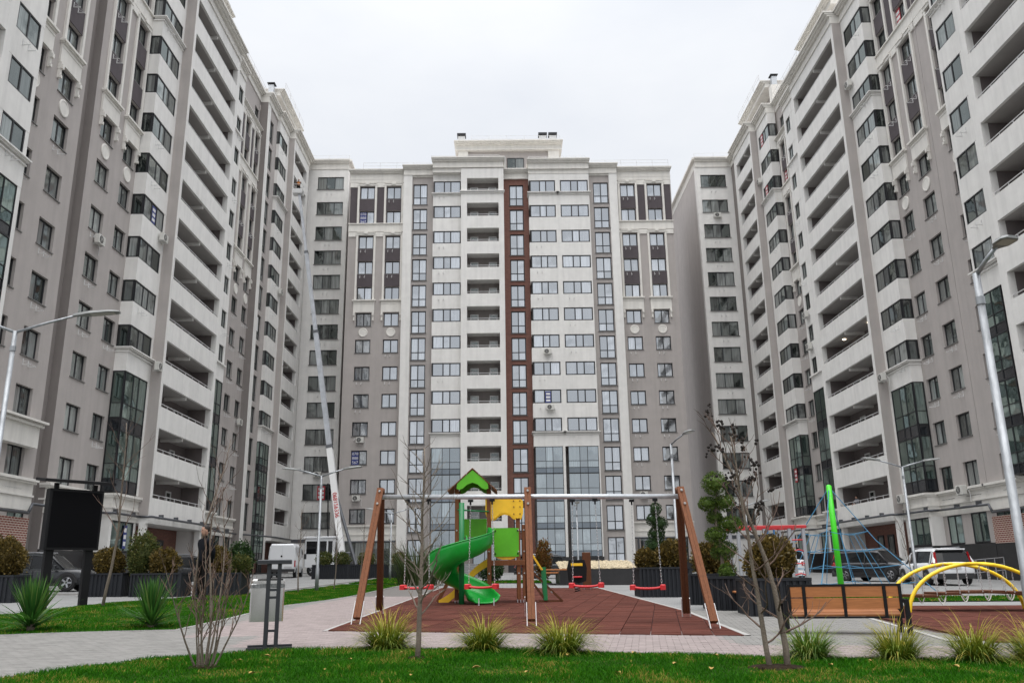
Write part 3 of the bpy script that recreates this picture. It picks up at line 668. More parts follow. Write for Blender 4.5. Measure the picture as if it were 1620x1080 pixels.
roof_rail(FC, -3.6, 6.9, -2.4, 50.6); roof_rail(FC, -8, -5.3, 1.2, 46.2); roof_rail(FC, -15.8, -8.2, .3, 45.85); roof_rail(FC, 7.3, 9.5, .8, 46.2); roof_rail(FC, 10, 19, .3, 45.9); roof_rail(FC, -3.9, -.3, 1.3, 46.2); roof_rail(FC, 3, 7, .8, 46.2)
for u in (-4.8, 4.9, 6.1):
    FC.part('chimney_flue', [(u-.42,u+.42,-3.6,-2.8,50.5,51.6)], UPVC); FC.part('chimney_cap', [(u-.52,u+.52,-3.7,-2.7,51.7,51.95)], TRIM); FC.part('chimney', [(u-.36,u+.36,-3.5,-2.9,51.55,51.75)], TRIM)
for a, b in ((-17.3,-11.13),(12.98,19.2)):
    FC.part('string_course', [(a,b,-.2,.08,4.6,5.9),(a,b,-.2,.2,5.9,6.0),(a,b,-.2,.28,6.0,6.12),(a,b,-.2,.15,5.15,5.25)], CREAM)
    FC.part('plinth', [(a,b,-.6,.06,-1,2.2)], BLACKST)
    for c in (a+1.9, b-1.9): FC.win(c, -.1, 2.25, 2.4, 2.3, (1,1), (1,), GLS, sill=False, name='shop_window')
    for c0, c1 in ((a,a+.7),(a+3.1,b-3.1),(b-.7,b)): FC.part('shop_jamb', [(c0,c1,-.5,.0,2.2,4.6)], GRAY)
for a, b, v in ((-10.15,-7.75,.55),(9.75,12.06,.55),(-7.75,-4.6,1.25),(2.95,9.75,1.25),(.15,2.95,.1)):
    FC.part('plinth', [(a,b,-.6,v,-1,2.05 if v < .6 else 2.68)], BLACKST)
mb = MB()
for p, q in (((-17.3,.3,4.5),(-11.2,.3,4.5)), ((13.0,.3,4.5),(19.2,.3,4.5)), ((13.4,.3,4.5),(13.4,.3,2.0)), ((13.9,.3,4.2),(13.9,.3,1.6)), ((13.9,.3,4.2),(15.6,.3,4.2))): mb.tube([FC.fn(*p), FC.fn(*q)], .09, 8)
build('gas_pipe', mb, PIPE, rootC, tuple(-c for c in baseC))

# far block seen through the gap
baseF = (40, 190, 1)
rootF = thing('apartment_block', 'far white apartment block in the gap between the centre and right blocks', 'building', baseF)
FF = Frame(lambda u, v, z: (u, 190-v, z), 0.0, True, rootF, baseF, 0.0)
FF.wall(26, 56, -1, 33.0, 0, [(u, u+1.6, 3+3*k, 4.6+3*k) for u in (28.5,32,36.2,38.6,41.0,43.6,46.5,50) for k in range(10)], WHITE)
FF.part('wall_core', [(26,56,-12,-.5,-1,33)], WHITE)
for u in (28.5,32,36.2,38.6,41.0,43.6,46.5,50):
    for k in range(10): FF.win(u+.8, -.2, 3+3*k, 1.6, 1.6, (1,1), (1,), GLS, sill=False)
# ------------------------------------------------------------------ paths, mats, lawns
def inside(p, poly):
    x, y = p; c = False; n = len(poly); j = n-1
    for i in range(n):
        xi, yi = poly[i]; xj, yj = poly[j]
        if (yi > y) != (yj > y) and x < (xj-xi)*(y-yi)/(yj-yi)+xi: c = not c
        j = i
    return c
def clip(sub, poly):
    """clip a polygon by a convex counter-clockwise polygon"""
    out_ = sub
    for i in range(len(poly)):
        a = poly[i]; b = poly[(i+1) % len(poly)]; inp = out_; out_ = []
        if not inp: return []
        side = lambda p: (b[0]-a[0])*(p[1]-a[1])-(b[1]-a[1])*(p[0]-a[0])
        for k in range(len(inp)):
            p = inp[k]; q = inp[(k+1) % len(inp)]; sp_, sq = side(p), side(q)
            if sp_ >= 0: out_.append(p)
            if (sp_ >= 0) != (sq >= 0): t = sp_/(sp_-sq); out_.append((p[0]+(q[0]-p[0])*t, p[1]+(q[1]-p[1])*t))
    return out_
FRONT = [(-14,3.5),(-9.0,6.0),(-6.6,8.0),(-5.3,9.5),(-4.95,10.4),(-4.5,11.4),(-3.6,12.05),(-2.6,12.4),(-1.7,12.52),(-.9,12.46),(.2,12.2),(1.3,11.87),(3.0,11.35),(4.56,10.95),(6.1,10.68),(8,10.5),(12,10.3)]
LAWN_F = [(-14,2)]+FRONT+[(12,2)]
LAWN_L = [(-13.2,12.6),(-8.2,14.55),(-5.75,15.6),(-5.62,18),(-5.6,22.4),(-5.3,30.9),(-5.17,44.7),(-8.4,45.2),(-8.7,34.2),(-10.9,33.2),(-10.35,24.3),(-10.3,21.2),(-11.8,17.4)]
LAWN_L2 = [(-4.9,46.5),(-5.2,62),(-8.6,62),(-8.4,47)]
LAWN_R = [(8.5,25.2),(24,25.6),(24,28.6),(9.5,28.4)]
LAWN_B = [(-2.0,47),(2.4,47),(2.4,52),(-2.0,52)]
MAT1 = [(-3.1,15.5),(.3,14.82),(3.74,14.2),(4.12,20.9),(3.86,37.8),(-2.85,38.6)]
MAT2 = [(6.5,13.05),(9.0,12.3),(14.5,12.2),(15.5,22.6),(8.0,22.6),(7.75,20.2)]
SOIL = mat('lawn_soil_and_thatch', (.02, .05, .004), .95, .35, 9, spec=.1, bump=.5, bscale=40)
for nm, pl in (('lawn', LAWN_F), ('lawn', LAWN_L), ('lawn', LAWN_L2), ('lawn', LAWN_R), ('lawn', LAWN_B)):
    tag(put(nm, poly_sheet(pl, .025, .5), SOIL), None, None, None, 'structure')
PAVEP = mat('pink_concrete_pavers', (.25, .208, .198), .9, .10, 5, bump=.25, bscale=90, rand=.10)
PAVEG = mat('grey_concrete_pavers', (.188, .182, .17), .9, .10, 5, bump=.25, bscale=90, rand=.10)
JOINT = mat('sand_joint', (.13, .12, .11), .95, .2, 20)
path = tag(put('path', poly_sheet([(-13,4),(12,4),(12,15.6),(7.8,21.5),(3.8,21.5),(-2.9,40),(-5.4,45),(-5.6,15),(-13,13)], .006, .8), JOINT), None, None, None, 'structure')
# single pavers, running bond, laid along the lawn edge
PW, PH = .20, .10
def paver_mb(mb, cx, cy, ca, sa, dz, tilt):
    e = .004; hw, hh = PW/2-e, PH/2-e; b = .006
    def P(u, v_, z): x = cx+u*ca-v_*sa; y = cy+u*sa+v_*ca; return (x, y, g(x, y)+z+dz+tilt*u)
    o = [(-hw,-hh),(hw,-hh),(hw,hh),(-hw,hh)]
    vs = [P(u, v_, .008) for u, v_ in o]+[P(u, v_, .022) for u, v_ in o]+[P(u*(1-b/hw), v_*(1-b/hh), .027) for u, v_ in o]
    fs = [(8,9,10,11)]+[(i, (i+1) % 4, 4+(i+1) % 4, 4+i) for i in range(4)]+[(4+i, 4+(i+1) % 4, 8+(i+1) % 4, 8+i) for i in range(4)]
    mb.add(vs, fs)
pav = []
ang = R(-9); ca, sa = math.cos(ang), math.sin(ang)
for i in range(-75, 75):
    for j in range(-60, 260):
        u = i*PW+(PW/2 if j % 2 else 0); v_ = j*PH
        x = u*ca-v_*sa; y = 10+u*sa+v_*ca
        if not (-9.6 < x < 8.2 and 9 < y < 30): continue
        if abs(x) > y*.66: continue
        if inside((x, y), LAWN_F) or inside((x, y), LAWN_L): continue
        if y > 17.5 and not (-5.7 < x < -2.85 or (3.9 < x < 7.7 and y < 21)): continue
        if inside((x, y), MAT2) and x > 7.0: continue
        if inside((x, y), MAT1) and y > 15.2 and x > -2.8: continue
        # keep a little of the joint under the mats
        pav.append((y, x))
pav.sort()
stuffP, stuffG = MB(), MB()
def grey_zone(x, y): return (x > 3.3 and y > 12.75-(x-3.3)*.1) or (x < -4.0 and y < 14.6+(x+4)*.25) or (x < -5.2) or y < 12.45+max(0, -x)*.06-.12*max(0, x) and x < -.5
near = [p for p in pav if p[0] < 60]
pick = set(id(p) for p in near[:300])
for p in near:
    y, x = p
    m_ = PAVEG if grey_zone(x, y) else PAVEP
    dz = rng.normal(0, .0012); tl = rng.normal(0, .006)
    if id(p) in pick:
        mb = MB(); paver_mb(mb, x, y, ca, sa, dz, tl); build('paver', mb, m_, path)
    else: paver_mb(stuffG if m_ is PAVEG else stuffP, x, y, ca, sa, dz, tl)
for mb, m_ in ((stuffP, PAVEP), (stuffG, PAVEG)):
    if mb.v: tag(build('pavers', mb, m_, path), None, None, None, 'stuff')
# rubber tiles
RUB = mat('red_rubber_granulate', (.096, .033, .024), .95, .14, 3, bump=.5, bscale=180, rand=.2, spec=.12)
def ccw(p):
    a = sum(p[i][0]*p[(i+1) % len(p)][1]-p[(i+1) % len(p)][0]*p[i][1] for i in range(len(p))); return p if a > 0 else p[::-1]
def rubber(poly, a0, x0, y0, x1, y1, name):
    poly = ccw(poly)
    root = tag(put(name, poly_sheet(poly, .016, .6), mat('rubber_joint', (.05,.02,.018), .95)), None, None, None, 'structure')
    ts = []; c, s_ = math.cos(a0), math.sin(a0); T = .5
    for i in range(-40, 60):
        for j in range(-10, 80):
            u, v_ = i*T, j*T+(T/2 if i % 2 else 0)
            quad = []
            for du, dv in ((.007,.007),(T-.007,.007),(T-.007,T-.007),(.007,T-.007)): quad.append((x0+(u+du)*c-(v_+dv)*s_, y0+(u+du)*s_+(v_+dv)*c))
            q = clip(ccw(quad), poly)
            if len(q) >= 3:
                cy = sum(p[1] for p in q)/len(q); cx = sum(p[0] for p in q)/len(q)
                if abs(cx) < cy*.66 or cy > 15: ts.append((cy, q))
    ts.sort(key=lambda t: t[0]); st = MB()
    for k, (cy, q) in enumerate(ts):
        dz = rng.normal(0, .0015)
        n = len(q); vs = [(x, y, g(x, y)+.014) for x, y in q]+[(x, y, g(x, y)+.042+dz) for x, y in q]
        fs = [tuple(range(n, 2*n))]+[(i, (i+1) % n, n+(i+1) % n, n+i) for i in range(n)]
        if k < 300: build('rubber_tile', MB().add(vs, fs), RUB, root)
        else: st.add(vs, fs)
    if st.v: tag(build('rubber_tiles', st, RUB, root), None, None, None, 'stuff')
rubber(MAT1, R(-10), -3.1, 15.5, 0, 0, 'rubber_mat'); rubber(MAT2, R(-6), 6.5, 13.05, 0, 0, 'rubber_mat')
# pale kerb edgings round the mats and lawns
KERB = mat('pale_kerb', (.34, .33, .315), .85, .1, 6)
def kerb(name, line, w_=.08, h_=.03):
    mb = MB(); pts = []
    for a, b in zip(line[:-1], line[1:]):
        n = max(1, int(math.dist(a, b)/.6)); pts += [(a[0]+(b[0]-a[0])*i/n, a[1]+(b[1]-a[1])*i/n) for i in range(n)]
    pts.append(line[-1]); rows = []
    for i, p in enumerate(pts):
        q = pts[min(i+1, len(pts)-1)]; r_ = pts[max(i-1, 0)]; d = Vector((q[0]-r_[0], q[1]-r_[1])).normalized(); nx, ny = -d.y*w_/2, d.x*w_/2
        rows.append([(p[0]+nx, p[1]+ny, g(*p)-.02), (p[0]+nx, p[1]+ny, g(*p)+h_), (p[0]-nx, p[1]-ny, g(*p)+h_), (p[0]-nx, p[1]-ny, g(*p)-.02)])
    mb.grid(rows); tag(build(name, mb, KERB), None, None, None, 'structure')
kerb('kerb', [(3.80,14.2),(4.18,20.9),(3.92,37.9)], .09, .04); kerb('kerb', [(-3.16,15.5),(-2.9,38.6)], .07, .032); kerb('kerb', LAWN_L[1:7], .07, .034); kerb('kerb', [(6.45,13.1),(7.7,20.2),(7.95,22.7),(15.4,22.7)], .09, .04)
kerb('kerb', [(-23,33.5),(-15.5,33.2),(-11.3,33.6),(-9.2,36),(-8.9,60)], .12, .06)

# ------------------------------------------------------------------ grass
def grass_mat(name, a, b):
    m_ = bpy.data.materials.new(name); m_.use_nodes = True; nt = m_.node_tree; N = nt.nodes; L = nt.links; bs = N['Principled BSDF']
    ge = N.new('ShaderNodeNewGeometry'); r = N.new('ShaderNodeValToRGB'); r.color_ramp.elements[0].color = (*a, 1); r.color_ramp.elements[1].color = (*b, 1)
    e = r.color_ramp.elements.new(.93); e.color = (*b, 1); r.color_ramp.elements[-1].color = (.30, .24, .05, 1)
    t = N.new('ShaderNodeTexCoord'); n = N.new('ShaderNodeTexNoise'); n.inputs['Scale'].default_value = 1.6; n.inputs['Detail'].default_value = 4; L.new(t.outputs['Object'], n.inputs['Vector'])
    md = N.new('ShaderNodeMath'); md.operation = 'MULTIPLY_ADD'; L.new(n.outputs['Fac'], md.inputs[0]); md.inputs[1].default_value = 2.2; md.inputs[2].default_value = -1.1
    ad = N.new('ShaderNodeMath'); ad.operation = 'ADD'; L.new(ge.outputs['Random Per Island'], ad.inputs[0]); L.new(md.outputs[0], ad.inputs[1])
    L.new(ad.outputs[0], r.inputs['Fac']); L.new(r.outputs['Color'], bs.inputs['Base Color']); bs.inputs['Roughness'].default_value = .7; bs.inputs['Specular IOR Level'].default_value = .12
    tr = N.new('ShaderNodeBsdfTranslucent'); L.new(r.outputs['Color'], tr.inputs['Color']); ms = N.new('ShaderNodeMixShader'); ms.inputs[0].default_value = .3
    L.new(bs.outputs[0], ms.inputs[1]); L.new(tr.outputs[0], ms.inputs[2]); L.new(ms.outputs[0], N['Material Output'].inputs['Surface'])
    return m_
GRASS = grass_mat('lawn_grass', (.013, .082, .0015), (.045, .19, .003))
def lawn_blades(name, label, poly, dens, hmin, hmax, wid, test):
    x0 = min(p[0] for p in poly); x1 = max(p[0] for p in poly); y0 = min(p[1] for p in poly); y1 = max(p[1] for p in poly)
    n = int((x1-x0)*(y1-y0)*dens); X = rng.uniform(x0, x1, n); Y = rng.uniform(y0, y1, n)
    P = np.array(poly); ins = np.zeros(n, bool); j = len(P)-1
    for i in range(len(P)):
        xi, yi = P[i]; xj, yj = P[j]
        with np.errstate(divide='ignore', invalid='ignore'):
            c = ((yi > Y) != (yj > Y)) & (X < (xj-xi)*(Y-yi)/(yj-yi)+xi)
        ins ^= c; j = i
    keep = ins & test(X, Y); X = X[keep]; Y = Y[keep]; n = len(X)
    Z = .0145*np.clip(Y, -6, 96)-.01*np.clip(X, -26, 30)+.24*np.exp(-(((X+8.2)/2.6)**2+((Y-21.5)/5.0)**2))+.02
    # patchy height
    patch = .75+.35*np.sin(X*2.1+1.3*np.sin(Y*1.7))*np.sin(Y*2.7+.9*np.sin(X*1.3))
    h = rng.uniform(hmin, hmax, n)*patch; a = rng.uniform(0, 2*np.pi, n); w_ = wid*rng.uniform(.7, 1.3, n)
    lx = rng.normal(0, .55, n)*h; ly = rng.normal(0, .55, n)*h
    dx = np.cos(a)*w_; dy = np.sin(a)*w_
    V = np.empty((n, 5, 3))
    V[:,0] = np.c_[X-dx, Y-dy, Z]; V[:,1] = np.c_[X+dx, Y+dy, Z]
    V[:,2] = np.c_[X+dx*.7+lx*.35, Y+dy*.7+ly*.35, Z+h*.6]; V[:,3] = np.c_[X-dx*.7+lx*.35, Y-dy*.7+ly*.35, Z+h*.6]; V[:,4] = np.c_[X+lx, Y+ly, Z+h]
    me = bpy.data.meshes.new(name); me.vertices.add(n*5); me.vertices.foreach_set('co', V.reshape(-1))
    me.loops.add(n*7); me.polygons.add(n*2); b = np.arange(n)[:,None]*5
    lp = np.concatenate([b+np.array([[0,1,2,3]]), b+np.array([[3,2,4]])], 1).reshape(-1).astype(np.int32)
    me.loops.foreach_set('vertex_index', lp)
    ls = (np.arange(n)[:,None]*7+np.array([[0,4]])).reshape(-1).astype(np.int32); me.polygons.foreach_set('loop_start', ls)
    me.update(calc_edges=True); me.validate()
    return tag(put(name, me, GRASS), label, 'grass', None, 'stuff')
near_t = lambda X, Y: (np.abs(X) < Y*.64+.3) & (Y > 8.3)
lawn_blades('grass', 'bright green mown grass of the foreground lawn', LAWN_F, 2600, .03, .075, .0045, near_t)
lawn_blades('grass', 'green grass strip beside the curving path on the left', LAWN_L, 1300, .03, .07, .0055, lambda X, Y: (np.abs(X) < Y*.66) & (Y < 48))
lawn_blades('grass', 'green grass strip behind the rope pyramid on the right', LAWN_R, 320, .04, .08, .014, lambda X, Y: np.abs(X) < Y*.68)
lawn_blades('grass', 'far green grass strip behind the play tower', LAWN_B, 250, .05, .1, .02, lambda X, Y: Y > 0)
lawn_blades('grass', 'far end of the left grass strip before the steps', LAWN_L2, 200, .05, .1, .02, lambda X, Y: Y > 0)
LEAF = mat('yellow_fallen_leaf', (.42, .27, .07), .7, .2, 20)
for i, (x, y) in enumerate(((-2.0,9.9),(-.35,10.0),(.75,11.2),(1.9,10.3),(3.6,10.1),(-3.0,11.3),(.2,9.6),(-4.1,10.9),(-2.7,9.6),(1.15,9.5),(2.2,9.8),(4.9,9.9),(-1.0,9.4),(-3.2,10.8),(3.3,10.7),(-.8,11.9),(1.6,11.5),(4.2,10.5),(-1.35,11.6),(2.55,11.1),(-1.9,10.9),(.5,12.0))):
    a = rng.uniform(0, 6); s_ = rng.uniform(.022, .04); mb = MB()
    ring = [(1.4,0,.2),(.7,.55,.5),(-.1,.75,.6),(-.9,.5,.3),(-1.2,0,0),(-.9,-.5,.3),(-.1,-.75,.7),(.7,-.55,.5)]
    vs = [(s_*(u*math.cos(a)-v_*math.sin(a)), s_*(u*math.sin(a)+v_*math.cos(a)), s_*w_) for u, v_, w_ in ring]+[(0,0,.1*s_)]
    mb.add(vs, [(k, (k+1) % 8, 8) for k in range(8)])
    tag(build('fallen_leaf', mb, LEAF, None, (x, y, g(x, y)+.055)), 'yellow fallen leaf lying on the foreground lawn', 'leaf', 'fallen leaves on the front lawn')

# ------------------------------------------------------------------ plants
def leafy_mat(name, a, b, c=None, trans=.25, rough=.55, tip=None, h=.5):
    m_ = bpy.data.materials.new(name); m_.use_nodes = True; nt = m_.node_tree; N = nt.nodes; L = nt.links; bs = N['Principled BSDF']
    ge = N.new('ShaderNodeNewGeometry'); r = N.new('ShaderNodeValToRGB'); r.color_ramp.elements[0].color = (*a, 1); r.color_ramp.elements[1].color = (*b, 1)
    if c: e = r.color_ramp.elements.new(.75); e.color = (*b, 1); r.color_ramp.elements[-1].color = (*c, 1)
    L.new(ge.outputs['Random Per Island'], r.inputs['Fac']); cc = r.outputs['Color']
    if tip:   # leaf tips dry out to straw
        t = N.new('ShaderNodeTexCoord'); sx = N.new('ShaderNodeSeparateXYZ'); L.new(t.outputs['Object'], sx.inputs[0])
        mr = N.new('ShaderNodeMapRange'); mr.inputs['From Min'].default_value = h*.35; mr.inputs['From Max'].default_value = h; mr.inputs['To Max'].default_value = .85; L.new(sx.outputs['Z'], mr.inputs['Value'])
        mt = N.new('ShaderNodeMix'); mt.data_type = 'RGBA'; L.new(mr.outputs['Result'], mt.inputs[0]); L.new(cc, mt.inputs[6]); mt.inputs[7].default_value = (*tip, 1); cc = mt.outputs[2]
    L.new(cc, bs.inputs['Base Color']); bs.inputs['Roughness'].default_value = rough; bs.inputs['Specular IOR Level'].default_value = .3
    tr = N.new('ShaderNodeBsdfTranslucent'); L.new(cc, tr.inputs['Color']); ms = N.new('ShaderNodeMixShader'); ms.inputs[0].default_value = trans
    L.new(bs.outputs[0], ms.inputs[1]); L.new(tr.outputs[0], ms.inputs[2]); L.new(ms.outputs[0], N['Material Output'].inputs['Surface'])
    return m_
TUFT = leafy_mat('ornamental_grass_blades', (.05, .11, .008), (.18, .23, .02), (.40, .32, .05), tip=(.50, .38, .05), h=.55)
TUFTG = leafy_mat('ornamental_grass_green', (.05, .12, .015), (.14, .24, .035), (.36, .34, .10), tip=(.30, .30, .06), h=.7)
YUC = leafy_mat('yucca_blades', (.02, .085, .012), (.065, .17, .025), (.16, .22, .06))
THUJA = leafy_mat('bronze_thuja', (.045, .036, .009), (.14, .098, .024), (.25, .17, .04), .12)
THUJG = leafy_mat('olive_thuja', (.03, .05, .012), (.10, .115, .03), (.17, .15, .04), .15)
PINE = leafy_mat('topiary_needles', (.02, .05, .008), (.09, .15, .02), (.17, .24, .03), .15)
BUXD = leafy_mat('dark_evergreen', (.01, .03, .008), (.035, .075, .02), (.06, .10, .03), .12)
BARK = mat('grey_brown_bark', (.155, .125, .097), .9, .3, 14, bump=.6, bscale=50, stretch=(1,1,.25))
BARKR = mat('reddish_twig_bark', (.12, .075, .055), .85, .3, 20, bump=.4, bscale=60)
def ribbon(mb, base, az, tilt, length, wid, droop, seg=5, fold=0.0, rise=None):
    """one arching blade"""
    p = Vector(base); el = math.pi/2-tilt; d0 = Vector((math.cos(az), math.sin(az), 0)); side = Vector((-math.sin(az), math.cos(az), 0))
    o = len(mb.v); st = length/seg
    for i in range(seg+1):
        t = i/seg; w_ = wid*(1-t**1.6)*(.75+.5*min(1, t*4)) if i < seg else 0
        if i < seg: mb.v += [tuple(p-side*w_/2), tuple(p+side*w_/2)]
        else: mb.v.append(tuple(p))
        e = el-droop*(t**1.4)
        p = p+(d0*math.cos(e)+Vector((0,0,1))*math.sin(e))*st
    for i in range(seg-1): a = o+2*i; mb.f.append((a, a+1, a+3, a+2))
    a = o+2*(seg-1); mb.f.append((a, a+1, a+2))
def tuft(name, label, loc, size, m_, seed, n=680, group='ornamental grass clumps along the lawn edge'):
    r = random.Random(seed); root = thing(name, label, 'grass', loc, 0, group); mb = MB(); mb2 = MB()
    for i in range(n):
        a = r.uniform(0, 2*math.pi); rr = r.random()**.6*.17*size
        t = abs(r.gauss(.78, .42)); L_ = size*r.uniform(.42, .76)*(1.06-.10*t)
        ribbon(mb if r.random() < .8 else mb2, (rr*math.cos(a), rr*math.sin(a), 0), a+r.gauss(0, .5), min(t, 1.35), L_, .0135*size, r.uniform(.8, 2.4))
    build('blades', mb, m_, root); build('dry_blades', mb2, TUFT, root); return root
tuft('grass_clump', 'yellow-green grass clump nearest the left swing leg', (-1.67,12.45,g(-1.67,12.45)), 1.0, TUFT, 1)
tuft('grass_clump', 'grass clump in front of the mat, between the bare sapling and the middle swing post', (-.33,12.2,g(-.33,12.2)), .92, TUFT, 2)
tuft('grass_clump', 'yellow-green grass clump just right of the middle swing post', (.70,11.75,g(.7,11.75)), 1.0, TUFT, 3)
tuft('grass_clump', 'greenest grass clump, right behind the twin-stemmed bare tree', (3.70,11.05,g(3.7,11.05)), .88, TUFTG, 4)
tuft('grass_clump', 'grass clump in front of the bench\'s right end', (4.66,10.8,g(4.66,10.8)), .9, TUFT, 5)
tuft('grass_clump', 'large grass clump in front of the yellow arches', (5.52,10.65,g(5.5,10.65)), .92, TUFT, 6)
tuft('grass_clump', 'grass clump cut by the right edge of the picture', (6.22,10.6,g(6.2,10.6)), .95, TUFT, 7)
def yucca(label, loc, s_, seed):
    r = random.Random(seed); root = thing('yucca', label, 'plant', loc, 0, 'yuccas on the left lawn')
    up, low = MB(), MB()
    for i in range(130):
        a = i*2.39996; t = r.uniform(.05, .62)
        ribbon(up, (.05*math.cos(a), .05*math.sin(a), .12+.1*r.random()), a+r.gauss(0,.1), t, s_*r.uniform(.72, .95), .04*s_, r.uniform(-.1, .2), 4)
    for i in range(70):
        a = i*2.39996+.7; t = r.uniform(.9, 1.5)
        ribbon(low, (.06*math.cos(a), .06*math.sin(a), .05+.12*r.random()), a, t, s_*r.uniform(.65, 1.1), .045*s_, r.uniform(.1, .6), 4)
    build('upright_leaves', up, YUC, root); build('spreading_leaves', low, YUC, root)
    build('stem', MB().tube([(0,0,-.05),(0,0,.25)], [.07,.05], 8), BARK, root)
yucca('yucca with upright sword leaves left of the black notice board', (-8.08,15.25,g(-8.08,15.25)), .88, 11)
yucca('yucca on the lawn right of the black notice board', (-6.35,16.0,g(-6.35,16.0)), .84, 12)

def branch(mb, p, d, L_, r0, r, depth, tips, seg=4, n=6, kink=.16, taper=.6, up=.06):
    pts = [Vector(p)]; rad = [r0]; d = Vector(d).normalized()
    for i in range(seg):
        d = (d+Vector((r.gauss(0,kink), r.gauss(0,kink), r.gauss(0,kink)*.6+up))).normalized(); pts.append(pts[-1]+d*(L_/seg)); rad.append(r0*(1-(1-taper)*(i+1)/seg))
    mb.tube(pts, rad, n if depth > 0 else 4, caps=True)
    tips.append((pts[-1], d, rad[-1])); return pts, rad
def bare_tree(name, label, loc, stems, seed, bark, twig, group=None, side=((.3,.95,9,.55,.9),), twigs=3, fruit=0, cat='tree'):
    """stems: list of (dx,dy,lean,len,r); side: (from,to,count,angle,length)"""
    r = random.Random(seed); root = thing(name, label, cat, loc, 0, group); tr, cr, fm = MB(), MB(), MB()
    for (dx, dy, dirv, L_, r0) in stems:
        tips = []; pts, rad = branch(tr, (dx,dy,-.08), dirv, L_, r0, r, 2, tips, 9, 9, .055, .22, .03)
        for (f0, f1, cnt, an, bl) in side:
            for i in range(cnt):
                f = f0+(f1-f0)*(i+r.random()*.8)/cnt; k = min(len(pts)-2, int(f*(len(pts)-1))); q = f*(len(pts)-1)-k
                p = pts[k].lerp(pts[k+1], q); rb_ = rad[k]*.42; a = i*2.4+r.uniform(-.5,.5)
                d = Vector((math.cos(a)*math.sin(an), math.sin(a)*math.sin(an), math.cos(an)))
                l1 = bl*r.uniform(.6,1.15)*(1.15-.55*f); t1 = []
                bp, br = branch(cr, p, d, l1, max(.006, rb_), r, 1, t1, 6, 5, .17, .3, .08)
                for j in range(twigs):
                    kk = r.randint(2, 5); a2 = r.uniform(0, 6.28); d2 = ((bp[kk]-bp[kk-1]).normalized()+Vector((math.cos(a2), math.sin(a2), .4))*.75).normalized()
                    t2 = []; tp, _ = branch(cr, bp[kk], d2, l1*r.uniform(.25,.5), max(.004, br[kk]*.55), r, 0, t2, 4, 4, .2, .35, .1)
                    if fruit and r.random() < fruit and bp[kk].z > 1.45:
                        c = tp[-1]
                        for _ in range(r.randint(3,6)):
                            q2 = c+Vector((r.gauss(0,.025), r.gauss(0,.025), r.gauss(-.02,.03))); s2 = r.uniform(.012,.022)
                            fm.lathe([(.2*s2,-s2),(.9*s2,-.4*s2),(s2,.3*s2),(.3*s2,s2)], 6, q2)
    build('trunk', tr, bark, root, smooth=True); build('crown', cr, twig, root)
    if fm.v: tag(build('dry_seed_heads', fm, mat('dark_seed', (.02,.014,.012), .9), root), None, None, None, 'stuff')
    return root
bare_tree('bare_sapling', 'slim bare sapling on the lawn in front of the swings', (-1.12,11.15,g(-1.1,11.15)), [(0,0,(.01,0,1),2.75,.036)], 21, BARK, BARK, side=((.22,.93,34,.9,.75),), twigs=3)
bare_tree('bare_tree', 'twin-stemmed bare tree with dark seed heads beside the bench', (3.05,10.08,g(3.05,10.08)), [(-.12,0,(-.13,.05,1),2.75,.033),(.06,0,(-.01,0,1),2.9,.038)], 26, BARK, BARKR, side=((.12,.5,7,1.15,.75),(.5,.97,13,.7,.75)), twigs=4, fruit=.38)
r_ = random.Random(5)
bare_tree('bare_shrub', 'leafless many-stemmed shrub on the lawn at the lower left', (-3.44,10.3,g(-3.44,10.3)), [(.05*math.cos(a), .05*math.sin(a), (.40*math.cos(a)+.02, .40*math.sin(a), 1), r_.uniform(.85,1.35), r_.uniform(.011,.015)) for a in [i*.78+.2 for i in range(8)]]+[(.02,0,(.10,0,1),2.35,.017),(.0,.02,(.17,.1,1),2.2,.014),(-.02,0,(-.06,.05,1),1.6,.013)], 23, BARK, BARKR, side=((.35,.98,8,.45,.5),), twigs=2, cat='shrub')
for i, (x, y, h, lab) in enumerate(((-8.1,34.5,3.4,'thin bare sapling on the lawn left of the far double lamp'),(-7.3,37.5,3.0,'thin bare sapling on the lawn just right of the far double lamp'),(-6.9,41.5,3.0,'small bare sapling on the lawn behind the left swing legs'),
                                 (-9.2,20.3,4.3,'tall bare sapling behind the right yucca'),(16.8,36.5,2.9,'bare sapling in the strip behind the white estate car'),(-7.9,22.4,4.4,'bare tree on the lawn beside the standing man'))):
    bare_tree('bare_sapling', lab, (x,y,g(x,y)), [(0,0,(.03,0,1),h,.03+.008*(h>4))], 40+i, BARK, BARKR, 'bare saplings on the lawns', side=((.35,.95,12,.6,h*.28),), twigs=2)

MUD = mat('bare_soil', (.028,.019,.012), .95, .4, 20, spec=.1, bump=.8, bscale=40)
for x, y, rr in ((-3.44,10.3,.15),(-1.12,11.15,.10),(3.0,10.08,.24)):
    mb = MB(); n = 28; r9 = random.Random(int(rr*100))
    vs = [(x, y, g(x,y)+.055)]
    for ring, zz in ((.5,.055),(.8,.05),(1.0,.025)):
        for k in range(n):
            a = 2*math.pi*k/n; q = rr*ring*(1+r9.uniform(-.16,.16)); vs.append((x+q*math.cos(a)*1.25, y+q*math.sin(a), g(x,y)+zz+r9.uniform(-.006,.012)))
    fs = [(0,1+k,1+(k+1) % n) for k in range(n)]
    for j in range(2): fs += [(1+j*n+k,1+j*n+(k+1) % n,1+(j+1)*n+(k+1) % n,1+(j+1)*n+k) for k in range(n)]
    mb.add(vs, fs); tag(build('soil_patch', mb, MUD), None, None, None, 'structure')
